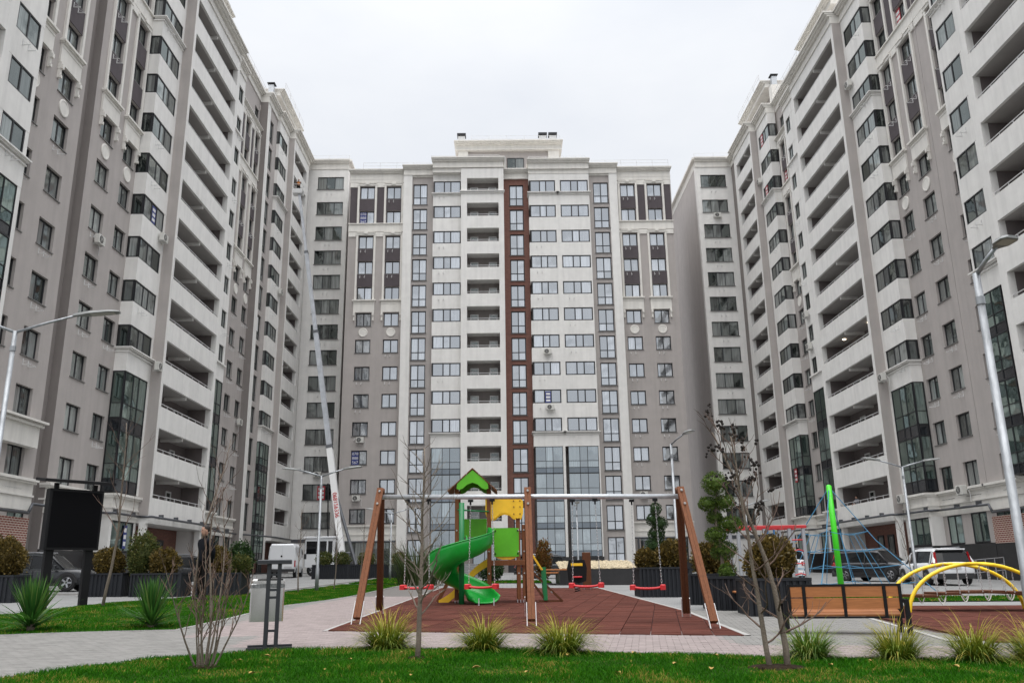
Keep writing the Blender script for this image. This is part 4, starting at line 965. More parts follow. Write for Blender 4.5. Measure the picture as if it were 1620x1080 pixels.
# ------------------------------------------------------------------ clipped shrubs in boxes
PLBOX = mat('anthracite_corrugated_steel', (.014, .016, .020), .55, .15, 4, spec=.35)
WOODB = mat('bench_oak_slat', (.36, .14, .048), .6, .22, 3, spec=.3, stretch=(1.2,18,18), bump=.1)
WOODP = mat('brown_stained_beam', (.165, .060, .024), .65, .25, 3, spec=.25, stretch=(14,14,1.2), bump=.15)
WOODD = mat('dark_stained_beam', (.10, .036, .015), .65, .25, 3, spec=.25, stretch=(14,14,1.2), bump=.15)
BLK = mat('black_powder_coat', (.007, .007, .008), .5, spec=.22)
def clump(mb, c, rad, n, r, s_, flat=1.0, inner=.55, needle=False):
    """foliage volume: many small leaf fans spread through an uneven ball"""
    ph = [r.uniform(0, 6.28) for _ in range(6)]
    for i in range(n):
        z = r.uniform(-1, 1); a = r.uniform(0, 6.283); q = math.sqrt(1-z*z); d = Vector((q*math.cos(a), q*math.sin(a), z))
        lump = 1+.13*math.sin(3*a+ph[0])*math.cos(3*z+ph[1])+.09*math.sin(7*a+ph[2]+4*z)+(.16 if r.random() < .05 else 0)
        rr = (inner+(1-inner)*r.random()**.5)*lump
        p = Vector(c)+Vector((d.x*rad*rr, d.y*rad*rr, d.z*rad*rr*flat))
        u = (d+Vector((r.gauss(0,.5), r.gauss(0,.5), r.gauss(.35,.5)))).normalized(); sd_ = u.cross(Vector((r.gauss(0,1), r.gauss(0,1), r.gauss(0,1)))).normalized()
        L_ = s_*r.uniform(.7,1.4); w_ = s_*(.22 if needle else .42)*r.uniform(.7,1.2)
        mb.add([p-sd_*w_*.3, p+sd_*w_*.3, p+u*L_*.55+sd_*w_, p+u*L_, p+u*L_*.55-sd_*w_], [(0,1,2,3,4)])
def planter(label, loc, w_, d_, h_, rotz=0.0, bench=None):
    root = thing('planter_box', label, 'planter', loc, rotz, 'dark corrugated planter boxes')
    b = MB(); n = int(w_/.12); top = h_
    def side(x0, y0, x1, y1):
        L_ = math.dist((x0,y0),(x1,y1)); k = max(3, int(L_/.13)); dx, dy = (x1-x0)/L_, (y1-y0)/L_; nx, ny = dy, -dx; rows = [[], []]
        for i in range(k):
            t0, t1 = i/k*L_, (i+.5)/k*L_
            for t, o in ((t0+.01,0),(t1-.02,0),(t1,.035),(t0+L_/k-.01,.035)):
                for rw, z in ((0,-.12),(1,top-.06)): rows[rw].append((x0+dx*t+nx*o, y0+dy*t+ny*o, z))
        b.grid(rows)
    hw, hd = w_/2, d_/2
    side(-hw,-hd,hw,-hd); side(hw,-hd,hw,hd); side(hw,hd,-hw,hd); side(-hw,hd,-hw,-hd)
    build('shell', b, PLBOX, root)
    f = MB(); t = .09
    for x0, x1, y0, y1 in ((-hw-.05,hw+.05,-hd-.05,-hd+t),(-hw-.05,hw+.05,hd-t,hd+.05),(-hw-.05,-hw+t,-hd+t,hd-t),(hw-t,hw+.05,-hd+t,hd-t)): f.box(x0,x1,y0,y1,top-.06,top)
    for x in (-hw-.045, hw-.02):
        for y in (-hd-.045, hd-.02): f.box(x, x+.065, y, y+.065, -.12, top-.06)
    build('rim', f, PLBOX, root); build('soil', MB().box(-hw+.05,hw-.05,-hd+.05,hd-.05,top-.3,top-.1), mat('planter_soil', (.03,.022,.016), .95), root)
    if bench:
        x0, x1, yy = bench
        for j in range(3): build('seat_slat', MB().bbox(x0, x1, yy-.45+j*.15, yy-.32+j*.15, .42, .46, .008), WOODB, root)
        build('seat_bracket', MB().box(x0+.1, x0+.15, yy-.44, yy, .1, .42).box(x1-.15, x1-.1, yy-.44, yy, .1, .42), BLK, root)
    return root
def globe(label, loc, rad, seed, m_, n=1300, tall=1.0, leaf=.09):
    r = random.Random(seed); root = thing('thuja_globe' if tall < 1.3 else 'thuja_column', label, 'shrub', loc, 0, 'clipped thujas in the planter boxes')
    mb = MB(); mb.lathe([(rad*.05,-.66*rad*tall),(rad*.45,-.52*rad*tall),(rad*.62,0),(rad*.45,.42*rad*tall),(rad*.05,.66*rad*tall)], 12, (0,0,rad*tall*.93))
    clump(mb, (0,0,rad*tall*.93), rad, int(n*2.0), r, leaf*.78, tall, .60); build('crown', mb, m_, root)
    build('trunk', MB().tube([(0,0,-.12),(0,0,rad*tall)], [.035,.02], 6), BARK, root); return root
def cloud_tree(label, loc, H_, pads, seed, m_=None):
    r = random.Random(seed); root = thing('cloud_pruned_tree', label, 'tree', loc)
    pts = [(0.05*math.sin(i*1.1), .03*math.cos(i), H_*i/7) for i in range(8)]
    build('trunk', MB().tube(pts, [.05*(1-.08*i) for i in range(8)], 8), BARK, root, smooth=True)
    for (x, y, z, rad, fl) in pads:
        rad *= .92; mb = MB(); mb.lathe([(rad*.05,-.75*rad*fl),(rad*.75,-.25*rad*fl),(rad*.75,.25*rad*fl),(rad*.05,.75*rad*fl)], 10); clump(mb, (0,0,0), rad, int(2400*(rad/.3)**1.6), r, .042, fl, .78, True); p = build('foliage_pad', mb, m_ or PINE, root, (x,y,z))
        build('limb', MB().tube([(-x*.9,-y*.9,-rad*.7),(0,0,0)], [.022,.014], 5), BARK, p)
    return root
# left row of boxes with bronze thujas
for x, y, w_, lab in ((-16.3,27.6,2.4,'planter box at the left edge, beside the dark estate car'),(-14.35,31.9,1.4,'planter box between the notice board and the standing man'),(-12.35,31.7,1.7,'planter box under the olive column thuja'),(-10.2,31.9,1.5,'planter box directly behind the standing man')):
    planter(lab, (x,y,g(x,y)), w_, 1.0, .80)
globe('large bronze thuja globe at the left edge', (-15.75,27.6,g(-15.75,27.6)+.72), .62, 31, THUJA, 2600)
globe('bronze thuja globe right of the notice board', (-14.35,31.9,g(-14.35,31.9)+.70), .50, 32, THUJA, 1900)
globe('olive column thuja behind the tall bare sapling', (-13.2,32.0,g(-13.2,32.0)+.6), .52, 33, THUJG, 2000, 1.6)
globe('bronze thuja globe left of the standing man', (-12.3,31.7,g(-12.3,31.7)+.7), .48, 34, THUJA, 1800)
globe('bronze thuja globe right of the standing man', (-10.55,31.9,g(-10.55,31.9)+.7), .52, 35, THUJA, 1800)
globe('dark evergreen bush behind the stainless litter bin', (-10.0,33,g(-10.0,33)+.5), .48, 36, BUXD, 1500, 1.5)
globe('small olive thuja just left of the white van', (-9.6,31.8,g(-9.6,31.8)+.7), .36, 37, THUJG, 1300)
for i, (x, w_, lab) in enumerate(((-12.0,2.4,'far planter box right of the white van'),(-9.6,2.2,'far planter box in front of the crane boom foot'),(-7.2,2.2,'far planter box behind the left swing legs'))):
    planter(lab, (x,60.5,g(x,60.5)), w_, 1.0, .95)
for i, (x, lab) in enumerate(((-12.5,'far olive thuja in the box right of the white van'),(-11.3,'far olive thuja below the crane boom'),(-9.6,'far olive thuja left of the swing legs'),(-7.3,'far bronze thuja seen between the left swing legs'))):
    globe(lab, (x,60.4,g(x,60.4)+.8), .55, 60+i, THUJG if i < 3 else THUJA, 700, .9, .12)
# right group
planter('large planter box at the centre right, seen behind the bench end', (5.85,19.5,g(5.85,19.5)), 1.25, 1.3, .80, R(-4))
planter('planter box with a small oak seat, beneath the cloud-pruned tree', (5.6,21.9,g(5.6,21.9)), 1.35, 1.2, .80, R(-8), (-.1,.55,-.58))
planter('planter box with an oak ledge next to the right swing leg', (5.7,24.7,g(5.7,24.7)), 1.2, 1.1, .82, R(-8), (-.1,.5,-.55))
planter('planter box beyond the right-hand swing seat', (5.25,29.8,g(5.25,29.8)), 1.65, 1.3, .95)
globe('bronze thuja globe in the large centre right box', (5.9,19.6,g(5.9,19.6)+.68), .50, 71, THUJA, 2600)
globe('bronze thuja globe beside the cloud-pruned tree', (5.7,24.6,g(5.7,24.6)+.72), .46, 72, THUJA, 2200)
globe('bronze thuja globe seen between the right swing legs', (5.6,29.9,g(5.6,29.9)+.85), .50, 73, THUJA, 2200)
globe('bronze thuja globe left of the dark column tree', (4.75,29.9,g(4.75,29.9)+.8), .38, 74, THUJA, 1500)
cloud_tree('cloud-pruned evergreen with stacked pads in a box at the centre right', (5.5,22.6,g(5.5,22.6)+.6), 2.5, [(.0,0,2.52,.33,.95),(-.20,.05,2.0,.26,.7),(.22,0,2.02,.28,.75),(-.05,.1,1.66,.2,.8),(.33,0,1.46,.33,.65),(-.08,0,1.2,.27,.75),(.12,.1,.82,.34,.7),(.1,-.2,.3,.22,.9)], 75)
cloud_tree('dark cone-shaped evergreen behind the right-hand swing seat', (5.2,30.1,g(5.2,30.1)+.7), 2.4, [(.0,0,2.2,.20,1.1),(-.1,.05,1.85,.24,.9),(.12,0,1.7,.26,.9),(0,.1,1.35,.30,.9),(-.12,0,.95,.30,.9),(.15,0,.85,.32,.9),(0,-.1,.4,.30,.9)], 76, BUXD)
globe('orange-brown conical tree behind the wooden ladder', (2.05,49,g(2.05,49)+.2), .42, 77, leafy_mat('autumn_orange', (.09,.04,.008), (.2,.09,.02), (.10,.12,.03)), 900, 2.6, .12)
globe('dark conifer behind the play tower', (-.9,50.5,g(-.9,50.5)+.1), .7, 78, BUXD, 900, .8, .12)
r = random.Random(88)
root = thing('grass_clump', 'tall dark green reed clump by the steps behind the left swing', 'grass', (-4.3,44,g(-4.3,44))); mb = MB()
for i in range(500):
    a = r.uniform(0,6.28); rr = r.random()**.5*.9; ribbon(mb, (rr*math.cos(a)*1.3, rr*math.sin(a), 0), a, r.uniform(0,.5), r.uniform(1.4,2.6), .035, r.uniform(.3,1.3))
build('blades', mb, leafy_mat('reed', (.03,.05,.015), (.09,.12,.04)), root)

# ------------------------------------------------------------------ raised granite bed with gravel top
root = thing('raised_bed', 'black granite raised bed with pale gravel top behind the swings', 'planter', (4.5,45.5,g(4.5,45.5)))
build('wall', MB().box(-1.9,2.05,-2.1,1.8,-.3,.74), BLACKST, root)
r = random.Random(4); mb = MB()
for i in range(2600):
    x, y = r.uniform(-1.85,2.0), r.uniform(-2.05,1.75); s_ = r.uniform(.03,.07); z = .74+(y+2.1)*.10+r.uniform(0,.05)
    mb.add([(x-s_,y,z),(x,y-s_,z),(x+s_,y,z),(x,y+s_,z),(x,y,z+s_*.8)], [(0,1,4),(1,2,4),(2,3,4),(3,0,4)])
build('gravel_bank', MB().add([(-1.88,-2.08,.74),(2.03,-2.08,.74),(2.03,1.78,1.13),(-1.88,1.78,1.13)], [(0,1,2,3)]), mat('pale_gravel_base', (.36,.29,.18), .95), root)
tag(build('gravel', mb, mat('pale_gravel', (.50,.42,.29), .9, .25, 30, rand=.25), root), None, None, None, 'stuff')
for j in range(3): build('seat_slat', MB().bbox(-2.6,-1.95,-2.0+.0*j,1.6,.55+.0*j,.62,.01) if j == 0 else MB().bbox(-2.6,-1.0,-2.35-.16*(j-1),-2.22-.16*(j-1),.70,.76,.01), WOODB, root)
# wooden post of the spring toy's neighbour
root = thing('marker_post', 'short brown wooden post at the back of the playground mat', 'post', (3.28,36.2,g(3.28,36.2)))
build('post', MB().bbox(-.17,.17,-.12,.12,.1,1.5,.02), WOODD, root)
build('post_foot', MB().box(-.15,-.11,-.03,.03,-.05,.2).box(.11,.15,-.03,.03,-.05,.2), GALV, root)

# ------------------------------------------------------------------ swing set
root = thing('swing_set', 'wooden four-seat swing frame with galvanised top bar on the red mat', 'swing', (.45,17.6,0))
def W(x, y, z): return (x-.45, y-17.6, z)
Lx, Rx, Cx = -2.66, 3.42, .44
yL, yR, yC = 18.35, 16.95, 17.6
def ybar(x): return yL+(yR-yL)*(x-Lx)/(Rx-Lx)
zb = lambda x: 2.80-.031*(x-Lx)
mb = MB(); mb.tube([W(Lx-.05,ybar(Lx),zb(Lx)), W(Rx+.05,ybar(Rx),zb(Rx))], .05, 14); build('top_bar', mb, GALV, root, smooth=True)
BOLT = mat('zinc_bolt', (.6,.6,.58), .35, metal=.8)
WHT = mat('white_powder_coat', (.72,.72,.72), .4)
for sx, tip, feet in (('l', (Lx,ybar(Lx)), ((-2.86,17.0),(-2.88,20.15))), ('r', (Rx,ybar(Rx)), ((3.60,15.6),(3.72,18.55))), ('c', (Cx,ybar(Cx)), ((.44,16.3),(.46,19.0)))):
    for j, (fx, fy) in enumerate(feet):
        top = (tip[0], tip[1]+(.07 if j else -.07), zb(tip[0])+.16); bot = (fx, fy, g(fx,fy)+.14)
        t_, b_ = Vector(W(*top)), Vector(W(*bot))
        mb = MB()
        for o in (-.034, .034):   # leg of two planks with a groove
            mb.beam(t_+Vector((o,0,0)), b_+Vector((o,0,0)), .064, .105, (0,1,0))
        leg = build('leg', mb, WOODP if j == 0 else WOODD, root)
        d = (t_-b_).normalized()
        for o in (-.083, .083): build('foot_bracket', MB().beam(b_-d*.18+Vector((o,0,0)), b_+d*.34+Vector((o,0,0)), .012, .05, (0,1,0)), WHT, leg)
        for q in (.06, .36):
            p = t_-d*q+Vector((0,-.07 if j == 0 else .07,0)); build('bolt_cap', MB().tube([p, p+Vector((0,-.035 if j == 0 else .035,0))], [.03,.018], 8), BOLT, leg)
REDP = mat('red_rubber_seat', (.55,.015,.02), .45)
CHN = mat('chain_steel', (.55,.55,.55), .35, metal=.7)
def chain(mb, a, b, link=.055):
    a, b = Vector(a), Vector(b); n = int((b-a).length/link); d = (b-a)/n
    for i in range(n):
        p = a+d*i; q = p+d*1.25; s_ = Vector((.011,0,0)) if i % 2 else Vector((0,.011,0))
        mb.tube([p, p+d*.3+s_, q-d*.3+s_, q], .0045, 4, False); mb.tube([p, p+d*.3-s_, q-d*.3-s_, q], .0045, 4, False)
for i, (xc, seatz, sw) in enumerate(((-1.85,.92,0),(-.51,.92,.0),(1.56,.92,.0),(2.72,.87,0))):
    yb = ybar(xc); hw = .27
    mb = MB(); rows = []
    for k in range(13):
        u = -hw-.05+(2*hw+.1)*k/12; z = .03*(abs(u)/hw)**3
        ring = [(u, -.09,z),(u,-.095,z+.02),(u,-.06,z+.032),(u,.06,z+.032),(u,.095,z+.02),(u,.09,z),(u,.06,z-.014),(u,-.06,z-.014),(u,-.09,z)]; rows.append(ring)
    mb.grid(rows); mb.f.append(tuple(range(8))); mb.f.append(tuple(range(len(mb.v)-9, len(mb.v)-1)))
    t = build('seat', mb, REDP, root, W(xc,yb,seatz), R(-13), smooth=True)
    for s_ in (-1,1): build('seat_end', MB().bbox(s_*(hw+.02)-.05, s_*(hw+.02)+.05, -.105, .105, -.015, .085, .015), REDP, t)
    for s_ in (-1,1):
        mb = MB(); a = (s_*hw,0,.06); b = (s_*(hw-.02)*.92,0,zb(xc)-seatz-.1); chain(mb, a, b); c = build('chain', mb, CHN, t)
        build('hanger', MB().box(b[0]-.05,b[0]+.05,-.03,.03,b[2],b[2]+.05).box(b[0]-.015,b[0]+.015,-.02,.02,b[2]-.06,b[2]), BLK, c)
# ------------------------------------------------------------------ play tower with spiral slide
GRN = mat('bright_green_hdpe', (.095,.42,.008), .45, .12, 3, rand=.04)
DGR = mat('dark_green_post', (.006,.16,.045), .42)
SLD = mat('green_slide_plastic', (.004,.34,.035), .32, .14, 2.5, coat=.15, streak=.12)
YEL = mat('yellow_hdpe', (.88,.52,.02), .45, .10, 3)
root = thing('play_tower', 'wooden play tower with gable roof, green spiral slide and yellow panels', 'playground', (-.4,25.3,g(-.4,25.3)))
gz = g(-.4,25.3)
def TW(x, y, z): return (x+.4, y-25.3, z-gz)
def tbox(name, x0, x1, y0, y1, z0, z1, m_, b=.008):
    a = TW(x0,y0,z0); c = TW(x1,y1,z1); return build(name, MB().bbox(a[0],c[0],a[1],c[1],a[2],c[2],b), m_, root)
for x, y, z1 in ((-1.42,25.0,3.6),(-.5,25.0,3.6),(-1.42,25.95,3.6),(-.5,25.95,3.6),(.34,25.1,2.75),(.5,25.15,2.55),(.34,26.05,2.75)):
    p = tbox('post', x-.055, x+.055, y-.055, y+.055, gz+.12, z1, WOODP)
    a = TW(x,y,0); build('post_foot', MB().box(a[0]-.05,a[0]-.035,a[1]-.03,a[1]+.03,-.05,.28).box(a[0]+.035,a[0]+.05,a[1]-.03,a[1]+.03,-.05,.28), GALV, p)
    for z in (1.2, 1.8, 2.4): build('bolt_cap', MB().tube([(a[0],a[1]-.055,z-gz),(a[0],a[1]-.08,z-gz)], [.028,.016], 8), BOLT, p)
# roof
for s_ in (-1, 1):
    for j in range(4):
        t0, t1 = j/4, (j+1)/4-.02
        P = lambda t, y, dz: TW(-.96+s_*t*.72, y, 4.12-t*.66+dz)
        vs = [P(t0,24.7,0),P(t1,24.7,0),P(t1,26.2,0),P(t0,26.2,0),P(t0,24.7,.035),P(t1,24.7,.035),P(t1,26.2,.035),P(t0,26.2,.035)]
        build('roof_plank', MB().add(vs, [(0,3,2,1),(4,5,6,7),(0,1,5,4),(1,2,6,5),(2,3,7,6),(3,0,4,7)]), WOODP, root)
prof = [(-.46,3.56),(-.44,3.70),(-.26,3.88),(0,4.09),(.26,3.88),(.44,3.70),(.46,3.56),(.37,3.53),(.27,3.57),(.15,3.68),(0,3.73),(-.15,3.68),(-.27,3.57),(-.37,3.53)]
for y in (24.72, 26.12): build('gable_panel', MB().prism([(u-.96+.4, z-gz) for u, z in prof], y-25.3, y-25.3+.025, 'y'), GRN, root)
# decks and beams
for j in range(6): tbox('deck_plank', -1.4+j*.155, -1.26+j*.155, 24.98, 25.98, 1.98, 2.02, WOODD)
for j in range(5): tbox('deck_plank', -.44+j*.19, -.27+j*.19, 25.1, 26.1, 1.5, 1.54, WOODD)
tbox('beam', -.52, .52, 25.02, 25.06, 1.42, 1.56, WOODP); tbox('beam', -1.45, -.45, 24.96, 24.99, 1.84, 1.98, WOODP)
tbox('side_panel', -1.30, -.58, 25.9, 25.93, 2.25, 2.78, GRN, .012)
pan = tbox('side_panel', -.36, .36, 25.04, 25.065, 1.66, 2.46, GRN, .012)
for x in (-.32,.32):
    for z in (1.74, 2.38): a = TW(x,25.035,z); build('bolt_cap', MB().tube([a,(a[0],a[1]-.02,a[2])], .022, 8), BLK, pan)
sp_ = [(-.60,3.29),(.40,3.29),(.49,3.22),(.49,2.86),(.44,2.74),(.33,2.72),(.2,2.76),(.1,2.86),(-.05,2.89),(-.18,2.86),(-.3,2.75),(-.4,2.71),(-.52,2.74),(-.60,2.86)]
yp = build('roof_panel', MB().prism([(u+.4, z-gz) for u, z in sp_], 25.0-25.3, 25.03-25.3, 'y'), YEL, root)
build('roof_panel', MB().prism([(u+.4, z-gz) for u, z in sp_], 25.9-25.3, 25.93-25.3, 'y'), YEL, root)
for x in (.22, .4):
    for z in (2.85,3.05,3.22): a = TW(x,24.995,z); build('bolt_cap', MB().tube([a,(a[0],a[1]-.015,a[2])], .018, 8), WOODP, yp)
build('yellow_trim', MB().prism([(-.36+.4,1.67-gz),(.36+.4,1.67-gz),(.25+.4,1.62-gz),(.12+.4,1.58-gz),(-.12+.4,1.58-gz),(-.25+.4,1.62-gz)], 25.07-25.3, 25.09-25.3, 'y'), YEL, root)
build('slide_guard_bar', MB().tube([TW(-1.4,24.93,2.98),TW(-.5,24.93,2.92)], .022, 8), DGR, root, smooth=True)
# centre post of the slide and helical chute
build('slide_post', MB().tube([TW(-1.24,24.2,gz-.05),TW(-1.24,24.2,3.12)], .075, 14), DGR, root, smooth=True)
rows = []; cx, cy = -1.24, 24.2; NS = 46
secs = [(.10,.30),(.105,.10),(.14,.02),(.26,-.03),(.42,-.045),(.58,-.02),(.70,.06),(.78,.22),(.80,.40),(.815,.50),(.845,.505),(.85,.48)]
for i in range(NS+1):
    t = i/NS; th = R(38)-t*R(372); zf = 2.02-1.52*t**1.08; grow = min(1, .55+t*2.2); wall = 1.0-.35*max(0, t-.75)/.25
    row = []
    for q, hgt in secs:
        rr = .06+q*1.03
        row.append(TW(cx+rr*math.cos(th), cy+rr*math.sin(th), zf+hgt*(wall if q > .6 else .8)*(1 if t > .06 else .9)))
    rows.append(row)
# run-out
th = R(38)-R(372); tx, ty = math.sin(th), -math.cos(th)
for k in (1, 2, 3):
    row = []
    for q, hgt in secs:
        rr = .06+q*1.03; d = .17*k
        row.append(TW(cx+rr*math.cos(th)+tx*d, cy+rr*math.sin(th)+ty*d, .50-.012*k+hgt*(.62-.1*k)))
    rows.append(row)
mb = MB(); mb.grid(rows); o = build('spiral_slide', mb, SLD, root, smooth=True)
so = o.modifiers.new('thick', 'SOLIDIFY'); so.thickness = .03; so.offset = 1
for x, y in ((-.75,23.55),(-.35,23.5)): a = TW(x,y,0); build('slide_foot', MB().tube([(a[0],a[1],-.04),(a[0],a[1],.2)], .018, 6), GALV, root)
# second, straight slide behind, with wavy yellow cheeks
def wave(t): return 1.52-1.15*(t-.06*math.sin(t*2*math.pi))
for y in (25.35, 25.85):
    top = [(-.5-1.45*t, wave(t)+.12) for t in lin(0,1,14)]; bot = [(-.5-1.45*t, wave(t)-.10) for t in lin(1,0,14)]
    build('slide_cheek', MB().prism([(x+.4, z-gz) for x, z in top+bot], y-25.3, y-25.3+.03, 'y'), YEL if y < 25.5 else WOODP, root)
build('slide_bed', MB().grid([[TW(-.5-1.45*t, y, wave(t)-.02) for y in (25.38,25.84)] for t in lin(0,1,14)]), WOODD, root)
a, b = TW(-1.72,25.6,.95), TW(-2.0,25.6,gz+.06); build('slide_leg', MB().beam(a, b, .1, .1, (0,1,0)), WOODP, root); build('post_foot', MB().tube([b,(b[0]-.02,b[1],b[2]-.1)], .035, 8), GALV, root)
# ladder side on the right
for y in (25.3, 26.0):
    a, b = TW(.5,y,2.1), TW(1.02,y,1.28); build('ladder_cheek', MB().beam(a, b, .03, .2, (0,1,0)), YEL, root)
    a, b = TW(1.06,y,1.36), TW(1.1,y,gz+.08); build('ladder_post', MB().beam(a, b, .11, .11, (0,1,0)), DGR, root)
    a, b = TW(.45,y+.02,1.5), TW(1.58,y+.02,gz+.05); build('ramp_stringer', MB().beam(a, b, .05, .08, (0,1,0)), WOODD, root)
    a, b = TW(.62,y+.04,1.1), TW(1.1,y+.04,gz+.08); build('ramp_stringer', MB().beam(a, b, .05, .12, (0,1,0)), WOODD, root)
a, b = TW(.9,25.32,gz+.05), TW(1.58,25.32,gz+.05); build('ramp_sill', MB().beam(a, b, .06, .06), WOODD, root)
for t in (.25,.5,.75):
    x = .5+1.05*t; z = 1.5-1.12*t; build('rung', MB().tube([TW(x,25.3,z),TW(x,26.0,z)], .02, 6), GALV, root)
for x in (-1.4,-.5): build('beam', MB().beam(TW(x,24.98,1.4),TW(x,25.98,1.4),.05,.12), WOODD, root)

# ------------------------------------------------------------------ spring rider
root = thing('spring_rider', 'small black spring rider with a yellow plate behind a swing seat', 'spring rider', (2.66,33.5,g(2.66,33.5)))
build('body_panel', MB().prism([(-.34,.42),(-.38,.9),(-.3,1.2),(.3,1.2),(.38,.9),(.34,.42),(.15,.36),(-.15,.36)], -.03, .03, 'y'), BLK, root)
build('plate', MB().bbox(-.22,.22,-.05,-.032,.98,1.08,.008), YEL, root); build('seat', MB().bbox(-.18,.18,-.15,.2,.55,.6,.01), REDP, root)
build('handle', MB().tube([(-.3,0,.75),(.3,0,.75)], .02, 6), GALV, root)
build('spring', MB().tube([(.1*math.cos(i*.7),.1*math.sin(i*.7),.02+i*.009) for i in range(40)], .016, 5), BLK, root)

# ------------------------------------------------------------------ bench, seen from behind
bx, by = 5.5, 14.62
root = thing('park_bench', 'black-framed bench with oak slats seen from behind, beside the right mat', 'bench', (bx,by,g(bx,by)), R(-10.5))
HB = .93
for s_ in (-1, 1):
    x = s_*HB
    f = MB(); f.box(x-.035,x+.035,-.34,-.28,-.02,.56); f.box(x-.035,x+.035,.22,.28,-.02,.56); f.box(x-.034,x+.034,-.28,.22,.50,.56)
    build('end_frame', f, BLK, root)
f = MB(); f.box(-.88,.88,-.285,-.255,.765,.80); f.box(-.88,.88,-.285,-.255,.27,.30)
for x in (-.86,-.62,0.0,.62,.86): f.box(x-.022,x+.022,-.292,-.25,.27,.80)
build('back_frame', f, BLK, root)
for z in (.415, .60):
    for x0, x1 in ((-.835,-.645),(-.595,-.025),(.025,.595),(.645,.835)): build('back_slat', MB().bbox(x0,x1,-.278,-.245,z,z+.168,.006), WOODB, root)
for j in range(4):
    y0 = -.23+j*.115; z0_ = .30+j*.034
    sl = build('seat_slat', MB().bbox(-.86,.86,0,.108,0,.03,.006), WOODB, root, (0,y0,z0_)); sl.rotation_euler = (R(16),0,0)

# ------------------------------------------------------------------ litter bin
root = thing('litter_bin', 'stainless steel litter bin hung in a dark steel frame at the path edge', 'bin', (-3.28,12.32,g(-3.28,12.32)), R(14))
STL = mat('polished_stainless', (.62,.61,.58), .14, .06, 3, metal=.95)
FRM = mat('anthracite_frame', (.024,.026,.031), .5)
build('bucket', MB().bbox(-.26,.19,-.10,.24,.40,.96,.02), STL, root)
build('lid_band', MB().bbox(-.265,.195,-.105,.245,.84,.90,.01), mat('scuffed_stainless', (.30,.30,.30), .3, .5, 30, metal=.9), root)
for x, y in ((-.03,-.17),(.11,-.17),(-.03,.31),(.11,.31)): build('upright', MB().box(x-.026,x+.026,y-.026,y+.026,.045,1.16), FRM, root)
for y in (-.17,.31): build('foot_bar', MB().box(-.27,.33,y-.035,y+.035,.02,.075), FRM, root)
for z in (.27,.70,.80,1.0): build('rung', MB().box(-.005,.085,-.19,-.15,z,z+.03), FRM, root)
for x in (-.03,.11): build('side_tie', MB().box(x-.018,x+.018,-.145,.285,.27,.30), FRM, root)
build('roof', MB().bbox(-.19,.27,-.24,.38,1.16,1.215,.01), FRM, root)

# ------------------------------------------------------------------ notice board
root = thing('notice_board', 'black notice board with a small roof on two posts on the left lawn', 'board', (-10.45,21.0,g(-10.45,21.0)), R(50))
zb0 = 1.88-g(-10.45,21.0); zt0 = 3.30-g(-10.45,21)
build('cabinet', MB().bbox(-.64,.64,-.14,.12,zb0,zt0,.02), BLK, root); build('display_face', MB().box(-.58,.58,-.148,-.142,zb0+.06,zt0-.06), mat('dark_display', (.004,.004,.005), .7, spec=.08), root)
for x in (-.46,.46):
    build('post', MB().box(x-.09,x+.09,-.06,.06,-.05,zb0), BLK, root); build('roof_strut', MB().box(x-.05,x+.05,-.03,.03,zt0,zt0+.14), BLK, root)
build('roof', MB().add([(-.84,-.28,zt0+.13),(.84,-.28,zt0+.13),(.84,.28,zt0+.2),(-.84,.28,zt0+.2),(-.84,-.28,zt0+.20),(.84,-.28,zt0+.20),(.84,.28,zt0+.27),(-.84,.28,zt0+.27)], [(0,3,2,1),(4,5,6,7),(0,1,5,4),(1,2,6,5),(2,3,7,6),(3,0,4,7)]), BLK, root)

# ------------------------------------------------------------------ double-arm street lamps
HEAD = mat('lamp_head_grey', (.20,.205,.20), .5); LENS = mat('lamp_lens', (.35,.34,.30), .3)
def lamp(label, x, y, h, rotz, arm=1.35, r0=.062, rise=.36, sides=(-1,1)):
    z0 = g(x,y); root = thing('street_lamp', label, 'street lamp', (x,y,z0), rotz, 'galvanised street lamps'); hh = h-z0
    build('pole', MB().tube([(0,0,-.1),(0,0,.9),(0,0,.92),(0,0,hh)], [r0*1.25,r0*1.2,r0,r0*.78], 14), LAMPG, root, smooth=True)
    build('collar', MB().tube([(0,0,hh-.5),(0,0,hh-.38)], r0*1.0, 12), LAMPG, root)
    for s_ in sides:
        a = build('arm', MB().tube([(0,0,hh-.03),(s_*arm*.35,0,hh+rise*.35),(s_*arm*.75,0,hh+rise*.75)], [.036,.033,.03], 8), LAMPG, root, smooth=True)
        u0, u1 = arm*.68, arm*1.25; zz = lambda u: hh+rise*.7+(u-arm*.7)*.12
        mb = MB(); rows = []
        for t, w_, th in ((0,.05,.06),(.12,.07,.07),(.35,.15,.075),(.8,.16,.06),(1,.10,.03)):
            u = u0+(u1-u0)*t; z = zz(u); rows.append([(s_*u,-w_,z),(s_*u,-w_*.6,z+th),(s_*u,w_*.6,z+th),(s_*u,w_,z),(s_*u,w_*.9,z-.012),(s_*u,-w_*.9,z-.012),(s_*u,-w_,z)])
        mb.grid(rows); mb.f.append(tuple(range(6))); mb.f.append(tuple(range(len(mb.v)-7, len(mb.v)-1)))
        hd = build('lamp_head', mb, HEAD, root); ua, ub = u0+(u1-u0)*.38, u0+(u1-u0)*.9
        build('lens', MB().add([(s_*ua,-.12,zz(ua)-.016),(s_*ub,-.12,zz(ub)-.016),(s_*ub,.12,zz(ub)-.016),(s_*ua,.12,zz(ua)-.016)], [(0,1,2,3)]), LENS, hd)
lamp('tall galvanised lamp post close by at the right edge', 7.28, 12.35, 5.55, R(-76), .62, .068, .36, (1,))
lamp('galvanised double lamp post cut by the left edge', -12.0, 20.2, 7.1, R(8), 1.9, .07, .62)
